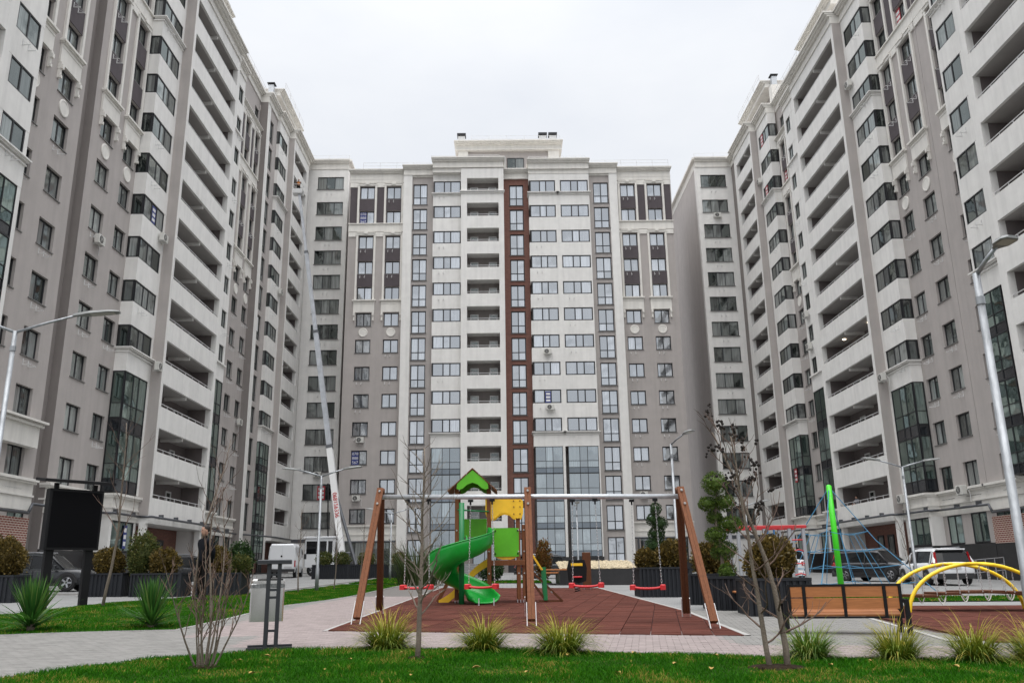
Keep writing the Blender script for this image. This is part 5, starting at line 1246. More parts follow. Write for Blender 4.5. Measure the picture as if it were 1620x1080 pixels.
lamp('double lamp post on the lawn before the crane boom', -7.72, 36.0, 5.25, R(-4), 1.35)
lamp('double lamp post on the grass strip beside the white estate car', 17.2, 37.0, 5.42, R(10), 1.5)
lamp('lamp post standing behind the right swing legs', 6.15, 31.5, 5.75, R(-60), 1.0, sides=(1,))
lamp('far lamp post seen between the left swing legs', -7.4, 56, 5.0, R(5), 1.3)
lamp('far lamp post framed by the right pair of swing seats', 4.6, 56.5, 5.2, R(88), 1.2)
lamp('far lamp post behind the cloud-pruned tree', 15.5, 56, 5.2, R(3), 1.3)

# ------------------------------------------------------------------ rope pyramid
px_, py_ = 12.6, 33.5; z0 = g(px_,py_)
root = thing('rope_pyramid', 'blue rope climbing pyramid around a bright green mast', 'climbing frame', (px_,py_,z0))
LIME = mat('lime_green_mast', (.05,.62,.01), .4); ROPE = mat('blue_rope', (.055,.20,.34), .7, .15, 40)
build('mast', MB().tube([(.06,0,-.05),(0,0,3.95)], [.115,.10], 16), LIME, root, smooth=True); build('mast_cap', MB().tube([(0,0,3.95),(0,0,4.0)], [.1,.05], 14), LIME, root)
anch = [(3.35*math.cos(R(a)), 3.0*math.sin(R(a))) for a in (-30,60,150,240)]
def lerp3(a, b, t): return tuple(a[i]+(b[i]-a[i])*t for i in range(3))
topP = (0,0,3.9); lev = [.42,.58,.74,.9]
for i, (ax, ay) in enumerate(anch):
    e = (ax,ay,.02); mid = lerp3(topP, e, .5); mid = (mid[0]*.9, mid[1]*.9, mid[2]-.12)
    build('corner_rope', MB().tube([topP, lerp3(topP,mid,.5), mid, lerp3(mid,e,.5), e], .019, 6), ROPE, root)
for t in lev:
    for i in range(4):
        a = lerp3(topP, (*anch[i],.02), t); b = lerp3(topP, (*anch[(i+1) % 4],.02), t); f = .9 if t < .6 else .93
        a = (a[0]*f,a[1]*f,a[2]-.08); b = (b[0]*f,b[1]*f,b[2]-.08); m1 = lerp3(a,b,.33); m2 = lerp3(a,b,.67); sag = .10
        build('net_rope', MB().tube([a,(m1[0]*.92,m1[1]*.92,m1[2]-sag),(m2[0]*.92,m2[1]*.92,m2[2]-sag),b], .0125, 5), ROPE, root)
for i in range(4):
    for q in (.33, .67):
        pts = []
        for t in lev:
            a = lerp3(topP, (*anch[i],.02), t); b = lerp3(topP, (*anch[(i+1) % 4],.02), t); m1 = lerp3(a,b,q); pts.append((m1[0]*.84, m1[1]*.84, m1[2]-.17))
        build('net_rope', MB().tube(pts, .0125, 5), ROPE, root)
# ------------------------------------------------------------------ climbing frame with red top
px_, py_ = 8.05, 27.2; z0 = g(px_,py_)
root = thing('monkey_bars', 'grey climbing frame with red top beams and red rungs behind the bench', 'climbing frame', (px_,py_,z0), R(0))
GPOST = mat('grey_frame_post', (.33,.34,.36), .5); REDF = mat('red_frame', (.50,.025,.03), .42); BLU = mat('blue_frame', (.06,.2,.42), .45)
for x, y in ((-.95,-.5),(-.15,-.5),(.62,-.5),(1.05,-.5),(-.95,.5),(.62,.5),(1.05,.5)): build('post', MB().bbox(x-.05,x+.05,y-.05,y+.05,-.05,2.1,.012), GPOST, root)
for y in (-.56,.44): build('top_beam', MB().bbox(-1.05,1.15,y,y+.09,2.1,2.19,.012), REDF, root)
for x in lin(-.9,1.0,9): build('top_rung', MB().tube([(x,-.5,2.14),(x,.5,2.14)], .014, 6), REDF, root)
for k, z in enumerate((.35,.7,1.05,1.4,1.75)): build('ladder_rung', MB().tube([(.62,-.5,z),(.85,-.56,z+.06*(k % 2)),(1.05,-.5,z)], .022, 6), REDF, root)
for x in (.2,.4): build('blue_pole', MB().tube([(x,.3,0),(x,.3,2.1)], .03, 8), BLU, root)
# ------------------------------------------------------------------ arched plank bridge
px_, py_ = 10.4, 20.0; z0 = g(px_,py_)
root = thing('arch_bridge', 'wobbly plank bridge hung on chains from two yellow arches', 'playground', (px_,py_,z0))
YPIPE = mat('yellow_pipe', (.90,.62,.02), .38)
def arch(t, sx): return (-1.42+t*3.2, 1.08*math.sin(math.pi*min(1, t*.93+.02))**.72)
for y in (-.15, .95):
    pts = []
    for i in range(25):
        t = i/24; a = math.pi*(1-t)*1.0; pts.append((.18+1.62*math.cos(a), y, -.12+1.20*math.sin(a)**.85))
    build('arch', MB().tube(pts, .042, 10), YPIPE, root, smooth=True)
n = 6
for i in range(n):
    x = -1.12+i*.52; z = .33+.10*math.sin(math.pi*(i+.5)/n)
    pk = build('plank', MB().bbox(x,x+.44,-.05,.85,z,z+.06,.008), WOODD, root)
    for y in (-.1,.9):
        c = (x+.22-.18)/1.62; zt_ = -.12+1.20*math.sqrt(max(0,1-c*c))**.85; mb = MB()
        for xx in (x+.06, x+.38):
            c = (xx-.18)/1.62; zt_ = -.12+1.20*max(.02, 1-c*c)**.425; mb = MB()
            if zt_ > z+.1: chain(mb, (xx,y,z+.03), (xx,y,zt_), .06); build('hanger_chain', mb, CHN, pk)
        pts = [(x+.4+.16*t, y, z-.02-.13*math.sin(math.pi*t)) for t in lin(0,1,6)]; build('slack_rope', MB().tube(pts, .012, 5), mat('white_rope', (.6,.58,.54), .8), pk)
# climbing wall at the end of the bridge
root = thing('climbing_wall', 'grey triangular climbing panel with a red hold at the right edge', 'playground', (12.1,19.4,g(12.1,19.4)), R(-8))
build('panel', MB().prism([(-.72,.34),(1.0,.34),(1.0,2.0),(.35,1.6),(.05,1.15),(-.7,.46)], -.03, .03, 'y'), mat('grey_hdpe', (.16,.165,.17), .5, .06, 4), root)
build('hold', MB().lathe([(.04,0),(.10,.01),(.12,.05),(.09,.10),(.03,.12)], 12, (0,0,0)), REDF, root, (-.1,-.03,.70)).rotation_euler = (R(90),0,0)
build('leg', MB().beam((-.25,.1,.5),(.15,.1,-.02),.09,.09,(0,1,0)), DGR, root); build('leg', MB().beam((.7,.1,.5),(.75,.1,-.02),.09,.09,(0,1,0)), DGR, root); build('foot_block', MB().bbox(-.3,.0,-.1,.1,.03,.12,.01), BLK, root)
# ------------------------------------------------------------------ vehicles
TYRE = mat('tyre_rubber', (.014,.014,.015), .8); RIM = mat('alloy_rim', (.42,.43,.45), .3, metal=.8); CGL = mat('car_glass', (.008,.009,.010), .08, spec=.4)
REDL = mat('red_tail_lamp', (.32,.012,.015), .2); CLRL = mat('clear_lamp', (.6,.6,.6), .15); PLT = mat('number_plate', (.5,.5,.5), .5); CPLAS = mat('black_trim_plastic', (.02,.02,.021), .6)
def paint(name, c, m_=0.0): return mat(name, c, .25, metal=m_, coat=.25, var=.02, scale=2)
def wheel(root, x, y, r, s_):
    tw = .11
    prof = [(r*.62,-tw),(r*.94,-tw),(r,-tw*.7),(r,tw*.7),(r*.94,tw),(r*.62,tw)]
    mb = MB().lathe(prof, 22); w_ = build('wheel', mb, TYRE, root, (x,y,r), smooth=False); w_.rotation_euler = (R(90),0,0)
    rm = MB(); rm.lathe([(r*.6,-.02),(r*.63,.075),(r*.60,.085),(r*.55,.045),(r*.2,.05),(r*.12,.07)], 20)
    for k in range(5):
        a = 2*math.pi*k/5; rm.beam((.1*r*math.cos(a),.1*r*math.sin(a),.066),(r*.58*math.cos(a),r*.58*math.sin(a),.075),.09*r*2.2,.03)
    o = build('rim', rm, RIM, w_); o.scale = (1,1,-s_ if s_ else 1); o.location = (0,0,-s_*.03)
def car(name, label, loc, rotz, P, L_, W_, H_, style='suv', cat='car', group='parked cars'):
    """car pointing along +x, built from cross-sections"""
    root = thing(name, label, cat, loc, rotz, group); hl, hw = L_/2, W_/2; z0 = .24; r = .345 if style != 'sedan' else .32
    belt = H_*.60; hood = H_*.585
    st = [(-hl,.42,belt*.80,.80),(-hl+.06,.30,belt*.97,.90),(-hl+.35,.26,belt,.97),(-hl*.5,z0,belt,1.0),(0,z0,belt*.985,1.0),(hl*.36,z0,belt*.965,1.0),(hl*.50,z0,hood,.985),(hl*.78,.25,hood*.93,.95),(hl-.14,.28,hood*.80,.86),(hl,.36,hood*.62,.74)]
    rows = []
    for x, zl, zu, ws in st:
        w_ = hw*ws; hgt = zu-zl
        rows.append([(x,-w_*.86,zl),(x,-w_*.97,zl+hgt*.12),(x,-w_,zl+hgt*.4),(x,-w_*.985,zl+hgt*.66),(x,-w_*.955,zl+hgt*.84),(x,-w_*.90,zu),(x,-w_*.45,zu+.035),(x,0,zu+.045),(x,w_*.45,zu+.035),(x,w_*.90,zu),(x,w_*.955,zl+hgt*.84),(x,w_*.985,zl+hgt*.66),(x,w_,zl+hgt*.4),(x,w_*.97,zl+hgt*.12),(x,w_*.86,zl)])
    mb = MB(); mb.grid(rows); n = 15; mb.f.append(tuple(range(n-1,-1,-1))); mb.f.append(tuple(range(len(mb.v)-n, len(mb.v))))
    body = build('body', mb, P, root, smooth=True)
    # cabin
    if style == 'suv': gs = [(-hl+.10,belt-.02,.80),(-hl+.34,H_*.93,.70),(-hl+.62,H_*.975,.70),(-.2,H_,.71),(.35,H_*.985,.70),(.62,H_*.95,.69),(hl*.52,hood-.0,.80)]
    elif style == 'sedan': gs = [(-hl*.80,belt-.02,.80),(-hl*.42,H_*.95,.66),(-.2,H_,.68),(.35,H_*.97,.67),(hl*.50,hood,.80)]
    else: gs = [(-hl+.08,belt-.02,.82),(-hl+.4,H_*.95,.72),(0,H_,.72),(.7,H_*.96,.72),(hl*.6,hood,.82)]
    rows = []
    for x, zt_, ws in gs:
        wr = hw*ws; hgt = max(.02, zt_-belt*.96); wb = hw*.90
        f = min(1, hgt/(H_-belt)); wt = wb+(hw*ws-wb)*f
        rows.append([(x,-wb,belt*.97),(x,-(wb+(wt-wb)*.85),belt*.96+hgt*.80),(x,-wt*.93,belt*.96+hgt*.965),(x,-wt*.5,belt*.96+hgt),(x,wt*.5,belt*.96+hgt),(x,wt*.93,belt*.96+hgt*.965),(x,(wb+(wt-wb)*.85),belt*.96+hgt*.80),(x,wb,belt*.97)])
    mb = MB(); mb.grid(rows); build('cabin_glass', mb, CGL, root, smooth=False)
    # painted roof and pillars stand proud of the glass
    mb = MB(); rr = []
    for (x, zt_, ws), rw in zip(gs[1:-1], rows[1:-1]): rr.append([(p[0],p[1]*1.012,p[2]+.014) for p in rw[1:7]])
    mb.grid(rr); build('roof', mb, P, root, smooth=True)
    def pil(i, j, t, w_=.05, nm='pillar'):
        for s_ in (0, 7):
            k = 1 if s_ == 0 else 6; a = Vector(rows[i][s_]).lerp(Vector(rows[j][s_]), t); b_ = Vector(rows[i][k]).lerp(Vector(rows[j][k]), t); o = Vector((0,-.012 if s_ == 0 else .012,0))
            build(nm, MB().beam(a+o, b_+o, w_, .03, (0,1,0)), P if nm == 'pillar' else CPLAS, root)
    pil(0,1,.95,.12); pil(len(gs)-2,len(gs)-1,.12,.06); m_i = len(gs)//2; pil(m_i,m_i+1,.1,.06,'door_pillar')
    if style != 'sedan': pil(1,2,.9,.09)
    for s_ in (-1, 1):   # windscreen and rear corner pillars
        a = Vector(rows[-1][0 if s_ < 0 else 7]); b_ = Vector(rows[-2][1 if s_ < 0 else 6]); build('pillar', MB().beam(a, b_, .07, .06), P, root)
        a = Vector(rows[0][0 if s_ < 0 else 7]); b_ = Vector(rows[1][1 if s_ < 0 else 6]); build('pillar', MB().beam(a, b_, .10, .06), P, root)
        build('door_seam', MB().box(.02,.03,s_*hw*.985-.012,s_*hw*.985+.012,z0+.14,belt*.9), CPLAS, root)
        build('door_handle', MB().bbox(-.32,-.12,s_*hw*.985-.02,s_*hw*.985+.02,belt*.80,belt*.83,.006), P, root); build('door_handle', MB().bbox(.42,.62,s_*hw*.985-.02,s_*hw*.985+.02,belt*.79,belt*.82,.006), P, root)
        build('wing_mirror', MB().bbox(hl*.36,hl*.36+.12,s_*(hw+.10)-.1,s_*(hw+.10)+.07,belt*.98,belt*1.13,.02), P, root)
        build('sill_trim', MB().box(-hl*.62,hl*.55,s_*hw*.93-.05,s_*hw*.93+.06,z0-.02,z0+.10), CPLAS, root)
        for xw in (-hl*.59, hl*.60):
            mb = MB(); c = []
            for k in range(17):
                a = math.pi*k/16; c.append((xw+math.cos(a)*(r+.075), r+math.sin(a)*(r+.075)))
            mb.prism(c, s_*(hw-.10), s_*(hw+.006), 'y'); build('wheel_arch', mb, CPLAS, root)
            wheel(root, xw, s_*(hw-.10), r, s_)
        zl = belt*.72
        if style == 'suv': pts = [(-hl+.02,s_*hw*.62,belt*.80),(-hl+.02,s_*hw*.86,belt*.80),(-hl+.30,s_*hw*.965,belt*.82),(-hl+.26,s_*hw*.965,belt*.98),(-hl+.22,s_*hw*.86,belt*1.05),(-hl+.3,s_*hw*.80,H_*.88),(-hl+.2,s_*hw*.74,H_*.88),(-hl+.06,s_*hw*.78,belt*.98)]
        else: pts = [(-hl+.01,s_*hw*.52,belt*.72),(-hl+.01,s_*hw*.84,belt*.72),(-hl+.22,s_*hw*.95,belt*.74),(-hl+.22,s_*hw*.95,belt*.88),(-hl+.05,s_*hw*.86,belt*.92),(-hl+.03,s_*hw*.52,belt*.90)]
        v = [Vector(p) for p in pts]; c = sum(v, Vector())/len(v); mb = MB(); o = Vector((-.03, s_*.015, 0))
        mb.add([p+o for p in v]+[c+o*1.4]+[p-o*2 for p in v], [(k, (k+1) % len(v), len(v)) for k in range(len(v))]+[(k, (k+1) % len(v), len(v)+1+(k+1) % len(v), len(v)+1+k) for k in range(len(v))])
        build('tail_lamp', mb, REDL, root)
        build('headlight', MB().add([(hl-.02,s_*hw*.42,hood*.66),(hl-.10,s_*hw*.80,hood*.70),(hl-.30,s_*hw*.90,hood*.80),(hl-.20,s_*hw*.60,hood*.80)], [(0,1,2,3)]), CLRL, root)
    build('rear_bumper', MB().bbox(-hl-.05,-hl+.3,-hw*.84,hw*.84,.28,.52,.03), CPLAS if style == 'suv' else P, root); build('number_plate', MB().box(-hl-.018,-hl-.003,-.26,.26,belt*.70,belt*.70+.11), PLT, root)
    rg = rows[0]; rg1 = rows[1]
    if style == 'suv':
        build('roof_rail', MB().tube([(-hl+.7,-hw*.64,H_+.02),(.4,-hw*.64,H_+.03)], .018, 6), RIM, root); build('roof_rail', MB().tube([(-hl+.7,hw*.64,H_+.02),(.4,hw*.64,H_+.03)], .018, 6), RIM, root)
        build('spoiler', MB().bbox(-hl+.16,-hl+.5,-hw*.64,hw*.64,H_*.935,H_*.965,.012), P, root); build('tailgate', MB().bbox(-hl-.012,-hl+.06,-hw*.66,hw*.66,belt*.86,belt*.98,.015), P, root)
    return root
WP = paint('white_car_paint', (.70,.71,.72)); BP = paint('black_car_paint', (.012,.012,.014)); GP = paint('graphite_car_paint', (.028,.03,.033), .3); SP = paint('silver_car_paint', (.35,.36,.38), .6)
car('parked_car', 'white estate car seen from behind, parked at the right', (20.4,42.0,g(20.4,42)), R(86), WP, 4.7, 1.92, 1.66)
car('parked_car', 'black estate car parked behind the rope pyramid', (20.3,48.2,g(20.3,48.2)), R(-58), BP, 4.7, 1.9, 1.68)
car('parked_car', 'dark grey estate car behind the notice board', (-19.7,37.4,g(-19.7,37.4)), R(8), GP, 4.6, 1.85, 1.55)
car('parked_car', 'dark saloon with silver roof rails behind the thuja planters', (-16.3,44,g(-16.3,44)), R(75), GP, 4.6, 1.85, 1.5)
car('parked_car', 'dark car with red tail lamp behind the granite bed', (2.9,60,g(2.9,60)), R(20), GP, 4.5, 1.85, 1.55)
car('parked_car', 'white hatchback behind the climbing frame', (15.2,50,g(15.2,50)), R(100), WP, 4.4, 1.9, 1.9, 'hatch')

# white panel van, seen from behind
root = thing('panel_van', 'white panel van parked before the far corner, rear doors to the court', 'van', (-16.6,66.5,g(-16.6,66.5)), R(96))
WV = paint('white_van_paint', (.68,.69,.70))
rows = []
for x, zl, zu, w_ in ((-2.6,.45,2.28,.92),(-2.52,.38,2.38,.97),(-1.5,.36,2.42,.985),(.8,.36,2.42,.985),(1.35,.36,2.36,.97),(1.75,.36,1.75,.95),(2.05,.36,1.30,.92),(2.6,.38,1.08,.84),(2.72,.45,.85,.74)):
    h_ = zu-zl; rows.append([(x,-w_*.95,zl),(x,-w_,zl+h_*.25),(x,-w_,zl+h_*.55),(x,-w_*.93,zl+h_*.88),(x,-w_*.80,zu),(x,w_*.80,zu),(x,w_*.93,zl+h_*.88),(x,w_,zl+h_*.55),(x,w_,zl+h_*.25),(x,w_*.95,zl)])
mb = MB(); mb.grid(rows); mb.f.append(tuple(range(9,-1,-1))); mb.f.append(tuple(range(len(mb.v)-10, len(mb.v)))); build('body', mb, WV, root, smooth=False)
build('windscreen', MB().add([(1.42,-.78,2.26),(1.42,.78,2.26),(2.03,.82,1.36),(2.03,-.82,1.36)], [(0,1,2,3)]), CGL, root)
for s_ in (-1, 1):
    build('cab_window', MB().add([(.95,s_*.965,2.1),(1.42,s_*.955,2.0),(1.85,s_*.965,1.45),(.95,s_*.995,1.45)], [(0,1,2,3)]), CGL, root)
    build('rear_door', MB().bbox(-2.625,-2.595,.015 if s_ > 0 else -.86,.86 if s_ > 0 else -.015,.62,2.2,.012), WV, root)
    build('tail_lamp', MB().box(-2.62,-2.5,s_*.93-.06,s_*.93+.03,.75,1.2), REDL, root); build('wing_mirror', MB().bbox(1.6,1.75,s_*1.14-.09,s_*1.14+.09,1.35,1.75,.02), CPLAS, root)
    for xw in (-1.65, 1.75): wheel(root, xw, s_*.86, .35, s_)
build('rear_bumper', MB().bbox(-2.72,-2.5,-.95,.95,.40,.60,.02), CPLAS, root); build('number_plate', MB().box(-2.64,-2.628,-.75,-.2,.66,.78), PLT, root); build('badge', MB().tube([(-2.625,.02,1.5),(-2.64,.02,1.5)], .07, 12), BLK, root); build('door_handle', MB().box(-2.65,-2.62,-.12,.02,1.08,1.13), BLK, root)

# crane lorry with telescopic boom and work basket
cx0, cy0 = -14.4, 71.0; z0 = g(cx0, cy0)
root = thing('crane_lorry', 'white lorry with a long raised grey telescopic boom beside the left wing', 'lorry', (cx0,cy0,z0))
build('cab', MB().bbox(-1.9,.5,-.2,1.9,.7,3.0,.08), WV, root); build('windscreen', MB().box(-1.75,.35,-.215,-.2,1.75,2.75), CGL, root); build('cab_roof_rim', MB().bbox(-2.0,.6,-.28,2.0,2.98,3.12,.03), WV, root)
build('cab_pillar', MB().box(-.12,.0,-.23,-.2,1.7,2.8), WV, root); build('side_window', MB().box(.5,.515,.2,1.4,1.75,2.7), CGL, root)
build('chassis', MB().box(-1.0,3.6,.3,1.7,.55,.95), CPLAS, root)
for x, y in ((-1.2,.1),(-1.2,1.8),(2.6,.1),(2.6,1.8)): wheel(root, x, y, .5, -1)
build('turret', MB().bbox(.9,1.7,.4,1.5,.95,1.9,.05), PIPE, root)
BOOM = mat('boom_grey', (.40,.42,.45), .45, .15, 2, streak=.2); BOOMW = mat('boom_white', (.72,.72,.71), .4)
def Bp(x, y, z): return Vector((x-cx0, y-cy0, z-z0))
b0, b3 = Bp(-13.3,71.6,2.3), Bp(-21.5,83.0,40.4)
def bp(t): return b0.lerp(b3, t)
secs = ((0,.26,.50,BOOMW),(.26,.56,.42,BOOM),(.56,.80,.34,BOOM),(.80,1.0,.24,BOOM))
for a, b, w_, m_ in secs:
    s_ = build('boom_section', MB().beam(bp(a), bp(b), w_, w_, (0,1,0)), m_, root); build('boom_collar', MB().beam(bp(b)-(b3-b0).normalized()*.3, bp(b), w_*1.12, w_*1.12, (0,1,0)), PIPE, s_)
build('lift_ram', MB().tube([Bp(-12.2,71.4,2.0), bp(.16)], .14, 10), PIPE, root); build('hose', MB().tube([bp(.17)+Vector((-.45,-.3,0)), bp(.10)+Vector((-.7,-.4,-.2)), bp(.02)+Vector((-1.1,-.3,0))], .06, 6), BLK, root)
tm = text_mesh('068156336', .5, .01); tm.materials.append(mat('red_lettering', (.5,.02,.02), .5))
o = put('phone_number', tm, None, root); d = (b3-b0).normalized(); yv = Vector((0,-1,0)); zz = (yv-d*yv.dot(d)).normalized(); xv = -d; yy = zz.cross(xv)
mm = Matrix((xv, yy, zz)).transposed().to_4x4(); mm.translation = bp(.12)+zz*.27; o.matrix_local = mm
b_ = thing('work_basket', 'small work basket at the top end of the crane boom', 'basket', (-21.6,83.0,40.1))
build('floor', MB().box(-.5,.5,-.4,.4,0,.06), BOOMW, b_)
f = MB()
for x in (-.5,.46):
    for y in (-.4,.36): f.box(x,x+.04,y,y+.04,.06,1.05)
for z in (.5,1.02): f.box(-.5,.5,-.4,-.36,z,z+.04); f.box(-.5,.5,.36,.4,z,z+.04); f.box(-.5,-.46,-.36,.36,z,z+.04); f.box(.46,.5,-.36,.36,z,z+.04)
build('guard_rail', f, BOOMW, b_); build('side_panel', MB().box(-.5,.5,-.42,-.40,.06,.5), BOOMW, b_)

# ------------------------------------------------------------------ people
SKIN = mat('skin', (.42,.24,.17), .6); 
def person(label, loc, rotz, H_, cloth_u, cloth_l, hair, arms='back', vest=None, seed=1):
    root = thing('person', label, 'person', loc, rotz); s_ = H_/1.78
    def skin(name, verts, edges, m_, par, sub=2):
        me = bpy.data.meshes.new(name); me.from_pydata([tuple(Vector(v[:3])*s_) for v in verts], edges, []); me.update()
        o = put(name, me, m_, par); md = o.modifiers.new('skin', 'SKIN'); md.use_smooth_shade = True
        for i, v in enumerate(verts):
            rr = v[3] if hasattr(v[3], '__len__') else (v[3], v[3]); me.skin_vertices[0].data[i].radius = (rr[0]*s_, rr[1]*s_); me.skin_vertices[0].data[i].use_root = (i == 0)
        sb = o.modifiers.new('sub', 'SUBSURF'); sb.levels = 1; sb.render_levels = sub; return o
    if arms == 'back': A = lambda q: [(q*.21,.0,1.43,.07),(q*.28,.08,1.17,.052),(q*.15,.15,.96,.038),(q*.06,.17,.92,.03)]
    elif arms == 'rail': A = lambda q: [(q*.20,.0,1.43,.07),(q*.25,-.08,1.18,.052),(q*.16,-.30,1.14,.038),(q*.12,-.38,1.13,.03)]
    else: A = lambda q: [(q*.20,.0,1.43,.07),(q*.27,-.10,1.20,.052),(q*.22,-.34,1.25,.04),(q*.2,-.42,1.27,.03)]
    # body: pelvis, chest, neck, legs in one surface
    V = [(0,0,.96,(.17,.12)),(0,.0,1.15,(.155,.11)),(0,.0,1.36,(.19,.12)),(0,.0,1.47,(.10,.09)),(0,-.01,1.55,.055),(0,-.02,1.60,.05)]; E_ = [(0,1),(1,2),(2,3),(3,4),(4,5)]
    for q in (-1, 1):
        i = len(V); V += A(q); E_ += [(2,i),(i,i+1),(i+1,i+2),(i+2,i+3)]
        i = len(V); V += [(q*.095,0,.88,.095),(q*.11,-.02,.50,.064),(q*.12,.02,.10,.045),(q*.125,-.11,.04,.04)]; E_ += [(0,i),(i,i+1),(i+1,i+2),(i+2,i+3)]
    body = skin('body', V, E_, cloth_l, root)
    # jacket over the torso and arms
    JV = [(0,0,.88,(.185,.14)),(0,0,1.02,(.18,.135)),(0,0,1.20,(.175,.13)),(0,0,1.37,(.205,.14)),(0,0,1.50,(.09,.08))]; JE = [(0,1),(1,2),(2,3),(3,4)]
    for q in (-1, 1):
        i = len(JV); a = A(q); JV += [(*p[:3], p[3]*1.22) for p in a[:3]]; JE += [(3,i),(i,i+1),(i+1,i+2)]
    skin('jacket', JV, JE, cloth_u, root)
    if vest: skin('vest', [(0,0,.96,(.20,.15)),(0,0,1.2,(.19,.145)),(0,0,1.38,(.215,.15)),(0,0,1.46,(.12,.10))], [(0,1),(1,2),(2,3)], vest, root)
    hd = build('head', MB().lathe([(.02,-.125),(.055,-.118),(.068,-.07),(.077,-.01),(.078,.04),(.070,.085),(.045,.115),(.01,.125)], 16), SKIN, root, (0,-.03*s_,1.69*s_), smooth=True); hd.scale = (s_,s_*1.18,s_*1.0)
    build('nose', MB().add([(-.012,-.072,-.03),(.012,-.072,-.03),(0,-.098,-.028),(0,-.074,.02)], [(0,1,2),(0,2,3),(1,3,2)]), SKIN, hd)
    for q in (-1, 1):
        build('eye', MB().lathe([(.003,-.01),(.011,0),(.003,.01)], 8), BLK, hd, (q*.029,-.069,.008)); build('ear', MB().bbox(q*.076-.008,q*.076+.008,-.015,.02,-.03,.03,.004), SKIN, hd)
        a = A(q)[3]; hp = Vector(a[:3])*s_
        hm = MB(); hm.bbox(-.035,.035,-.014,.014,-.05,.03,.006)
        for k in range(4): hm.tube([(-.027+.018*k,0,-.045),(-.027+.018*k,-.008,-.085-.008*(k in (1,2))),(-.027+.018*k,-.022,-.112-.01*(k in (1,2)))], [.0085,.008,.006], 6)
        hm.tube([(q*-.03,0,-.005),(q*-.052,-.012,-.035),(q*-.055,-.02,-.062)], [.010,.009,.007], 6); build('hand', hm, SKIN, root, tuple(hp))
    build('mouth', MB().box(-.022,.022,-.074,-.070,-.066,-.060), mat('lips', (.25,.1,.09), .6), hd)
    build('hair', MB().lathe([(.070,-.03),(.084,.015),(.088,.05),(.080,.10),(.052,.135),(.01,.148)], 16), hair, root, (0,-.004*s_,1.695*s_), smooth=True).scale = (1,1.26,1)
    for q in (-1, 1): build('shoe', MB().bbox(q*.12*s_-.05,q*.12*s_+.05,-.19*s_,.08*s_,0,.085,.02), BLK, root)
    return root
NAVY = mat('dark_navy_jacket', (.008,.009,.013), .85, .2, 12, spec=.15); TRS = mat('black_trousers', (.008,.007,.007), .9, spec=.12); HAIR = mat('dark_hair', (.018,.012,.009), .7)
hx, hy = -7.66, 22.3
person('man in a dark jacket and black trousers standing on the left lawn', (hx,hy,g(hx,hy)+.02), R(-42), 1.80, NAVY, TRS, HAIR, 'back')
person('person in a grey top leaning on a lower balcony rail of the right block', (27.72,68.1,5.05), R(-70), 1.66, mat('grey_top', (.22,.22,.24), .8), TRS, HAIR, 'rail')
person('worker in an orange vest standing in the basket of the boom', (-21.6,83.0,40.16), R(15), 1.72, mat('work_jacket', (.10,.07,.05), .8), TRS, mat('white_helmet', (.7,.7,.7), .4), 'work', mat('orange_vest', (.5,.16,.02), .7))

# ------------------------------------------------------------------ outdoor units on the walls
ACB = mat('ac_housing', (.62,.61,.57), .5); ACG = mat('ac_grille', (.06,.06,.06), .6)
def ac(fr, u, v, z, label):
    p = fr.fn(u, v, z); root = thing('air_conditioner', label, 'air conditioner', p, fr.rotz, 'outdoor units on the walls')
    build('housing', MB().bbox(-.40,.40,-.42,-.12,0,.56,.02), ACB, root); rg = MB()
    rg.tube([(-.10,-.418,.28),(-.10,-.435,.28)], [.235,.225], 20); build('fan_grille', rg, ACG, root)
    sp = MB()
    for k in range(4): a = k*math.pi/4; sp.beam((-.10-.22*math.cos(a),-.44,.28-.22*math.sin(a)),(-.10+.22*math.cos(a),-.44,.28+.22*math.sin(a)),.012,.01)
    build('grille_bars', sp, ACB, root); build('side_vent', MB().box(.2,.37,-.427,-.42,.1,.46), ACB, root)
    for x in (-.25,.25): build('wall_bracket', MB().box(x-.02,x+.02,-.42,.0,-.05,-.01), UPVC, root)
    build('hose', MB().tube([(.38,-.1,.3),(.5,-.03,.1),(.5,-.02,-.5)], .022, 6), UPVC, root)
for fr, u, v, k, lab in ((FL,47.9,0,5,'outdoor unit on the taupe wall behind the left lamp arm'),(FL,55.0,.8,6,'outdoor unit low on the left bay, right of the sixth bay window'),(FL,55.5,1.1,3,'outdoor unit on the left bay cornice above the green glazing'),(FL,77.0,0,3,'outdoor unit near the left white pilaster'),(FL,84.6,.95,8,'outdoor unit on the far left bay'),
    (FEL,-20.4,0,2,'outdoor unit on the left wing beside the lamp arm'),(FC,-15.2,0,3,'outdoor unit below a centre block window, left column, upper one'),(FC,-15.4,0,1,'outdoor unit below a centre block window, left column, lower one'),(FC,4.6,1.2,6,'outdoor unit on the centre block, upper one right of the brick stripe'),(FC,4.75,1.2,4,'outdoor unit on the centre block, lower one right of the brick stripe'),(FC,14.2,0,1,'outdoor unit low on the centre block\'s right part'),
    (FER,25.4,0,12,'outdoor unit high on the right wing'),(FR,60.4,.8,11,'outdoor unit high on the right bay'),(FR,60.6,1.05,3,'outdoor unit on the right bay cornice above the glazing'),(FR,53.6,.2,0,'outdoor unit on the string course of the right block'),(FR,60.2,1.0,-.0,'outdoor unit beside the right entrance'),(FR,74.4,1.05,6,'outdoor unit on the narrow white strip of the right block, upper'),(FR,74.4,1.05,5,'outdoor unit on the narrow white strip of the right block, lower'),(FR,84.2,.85,12,'outdoor unit high on the far right bay')):
    zz = zt(k)+fr.dz-1.5-.72 if k != 0 else 6.3+fr.dz-.55
    ac(fr, u, v, zz, lab)
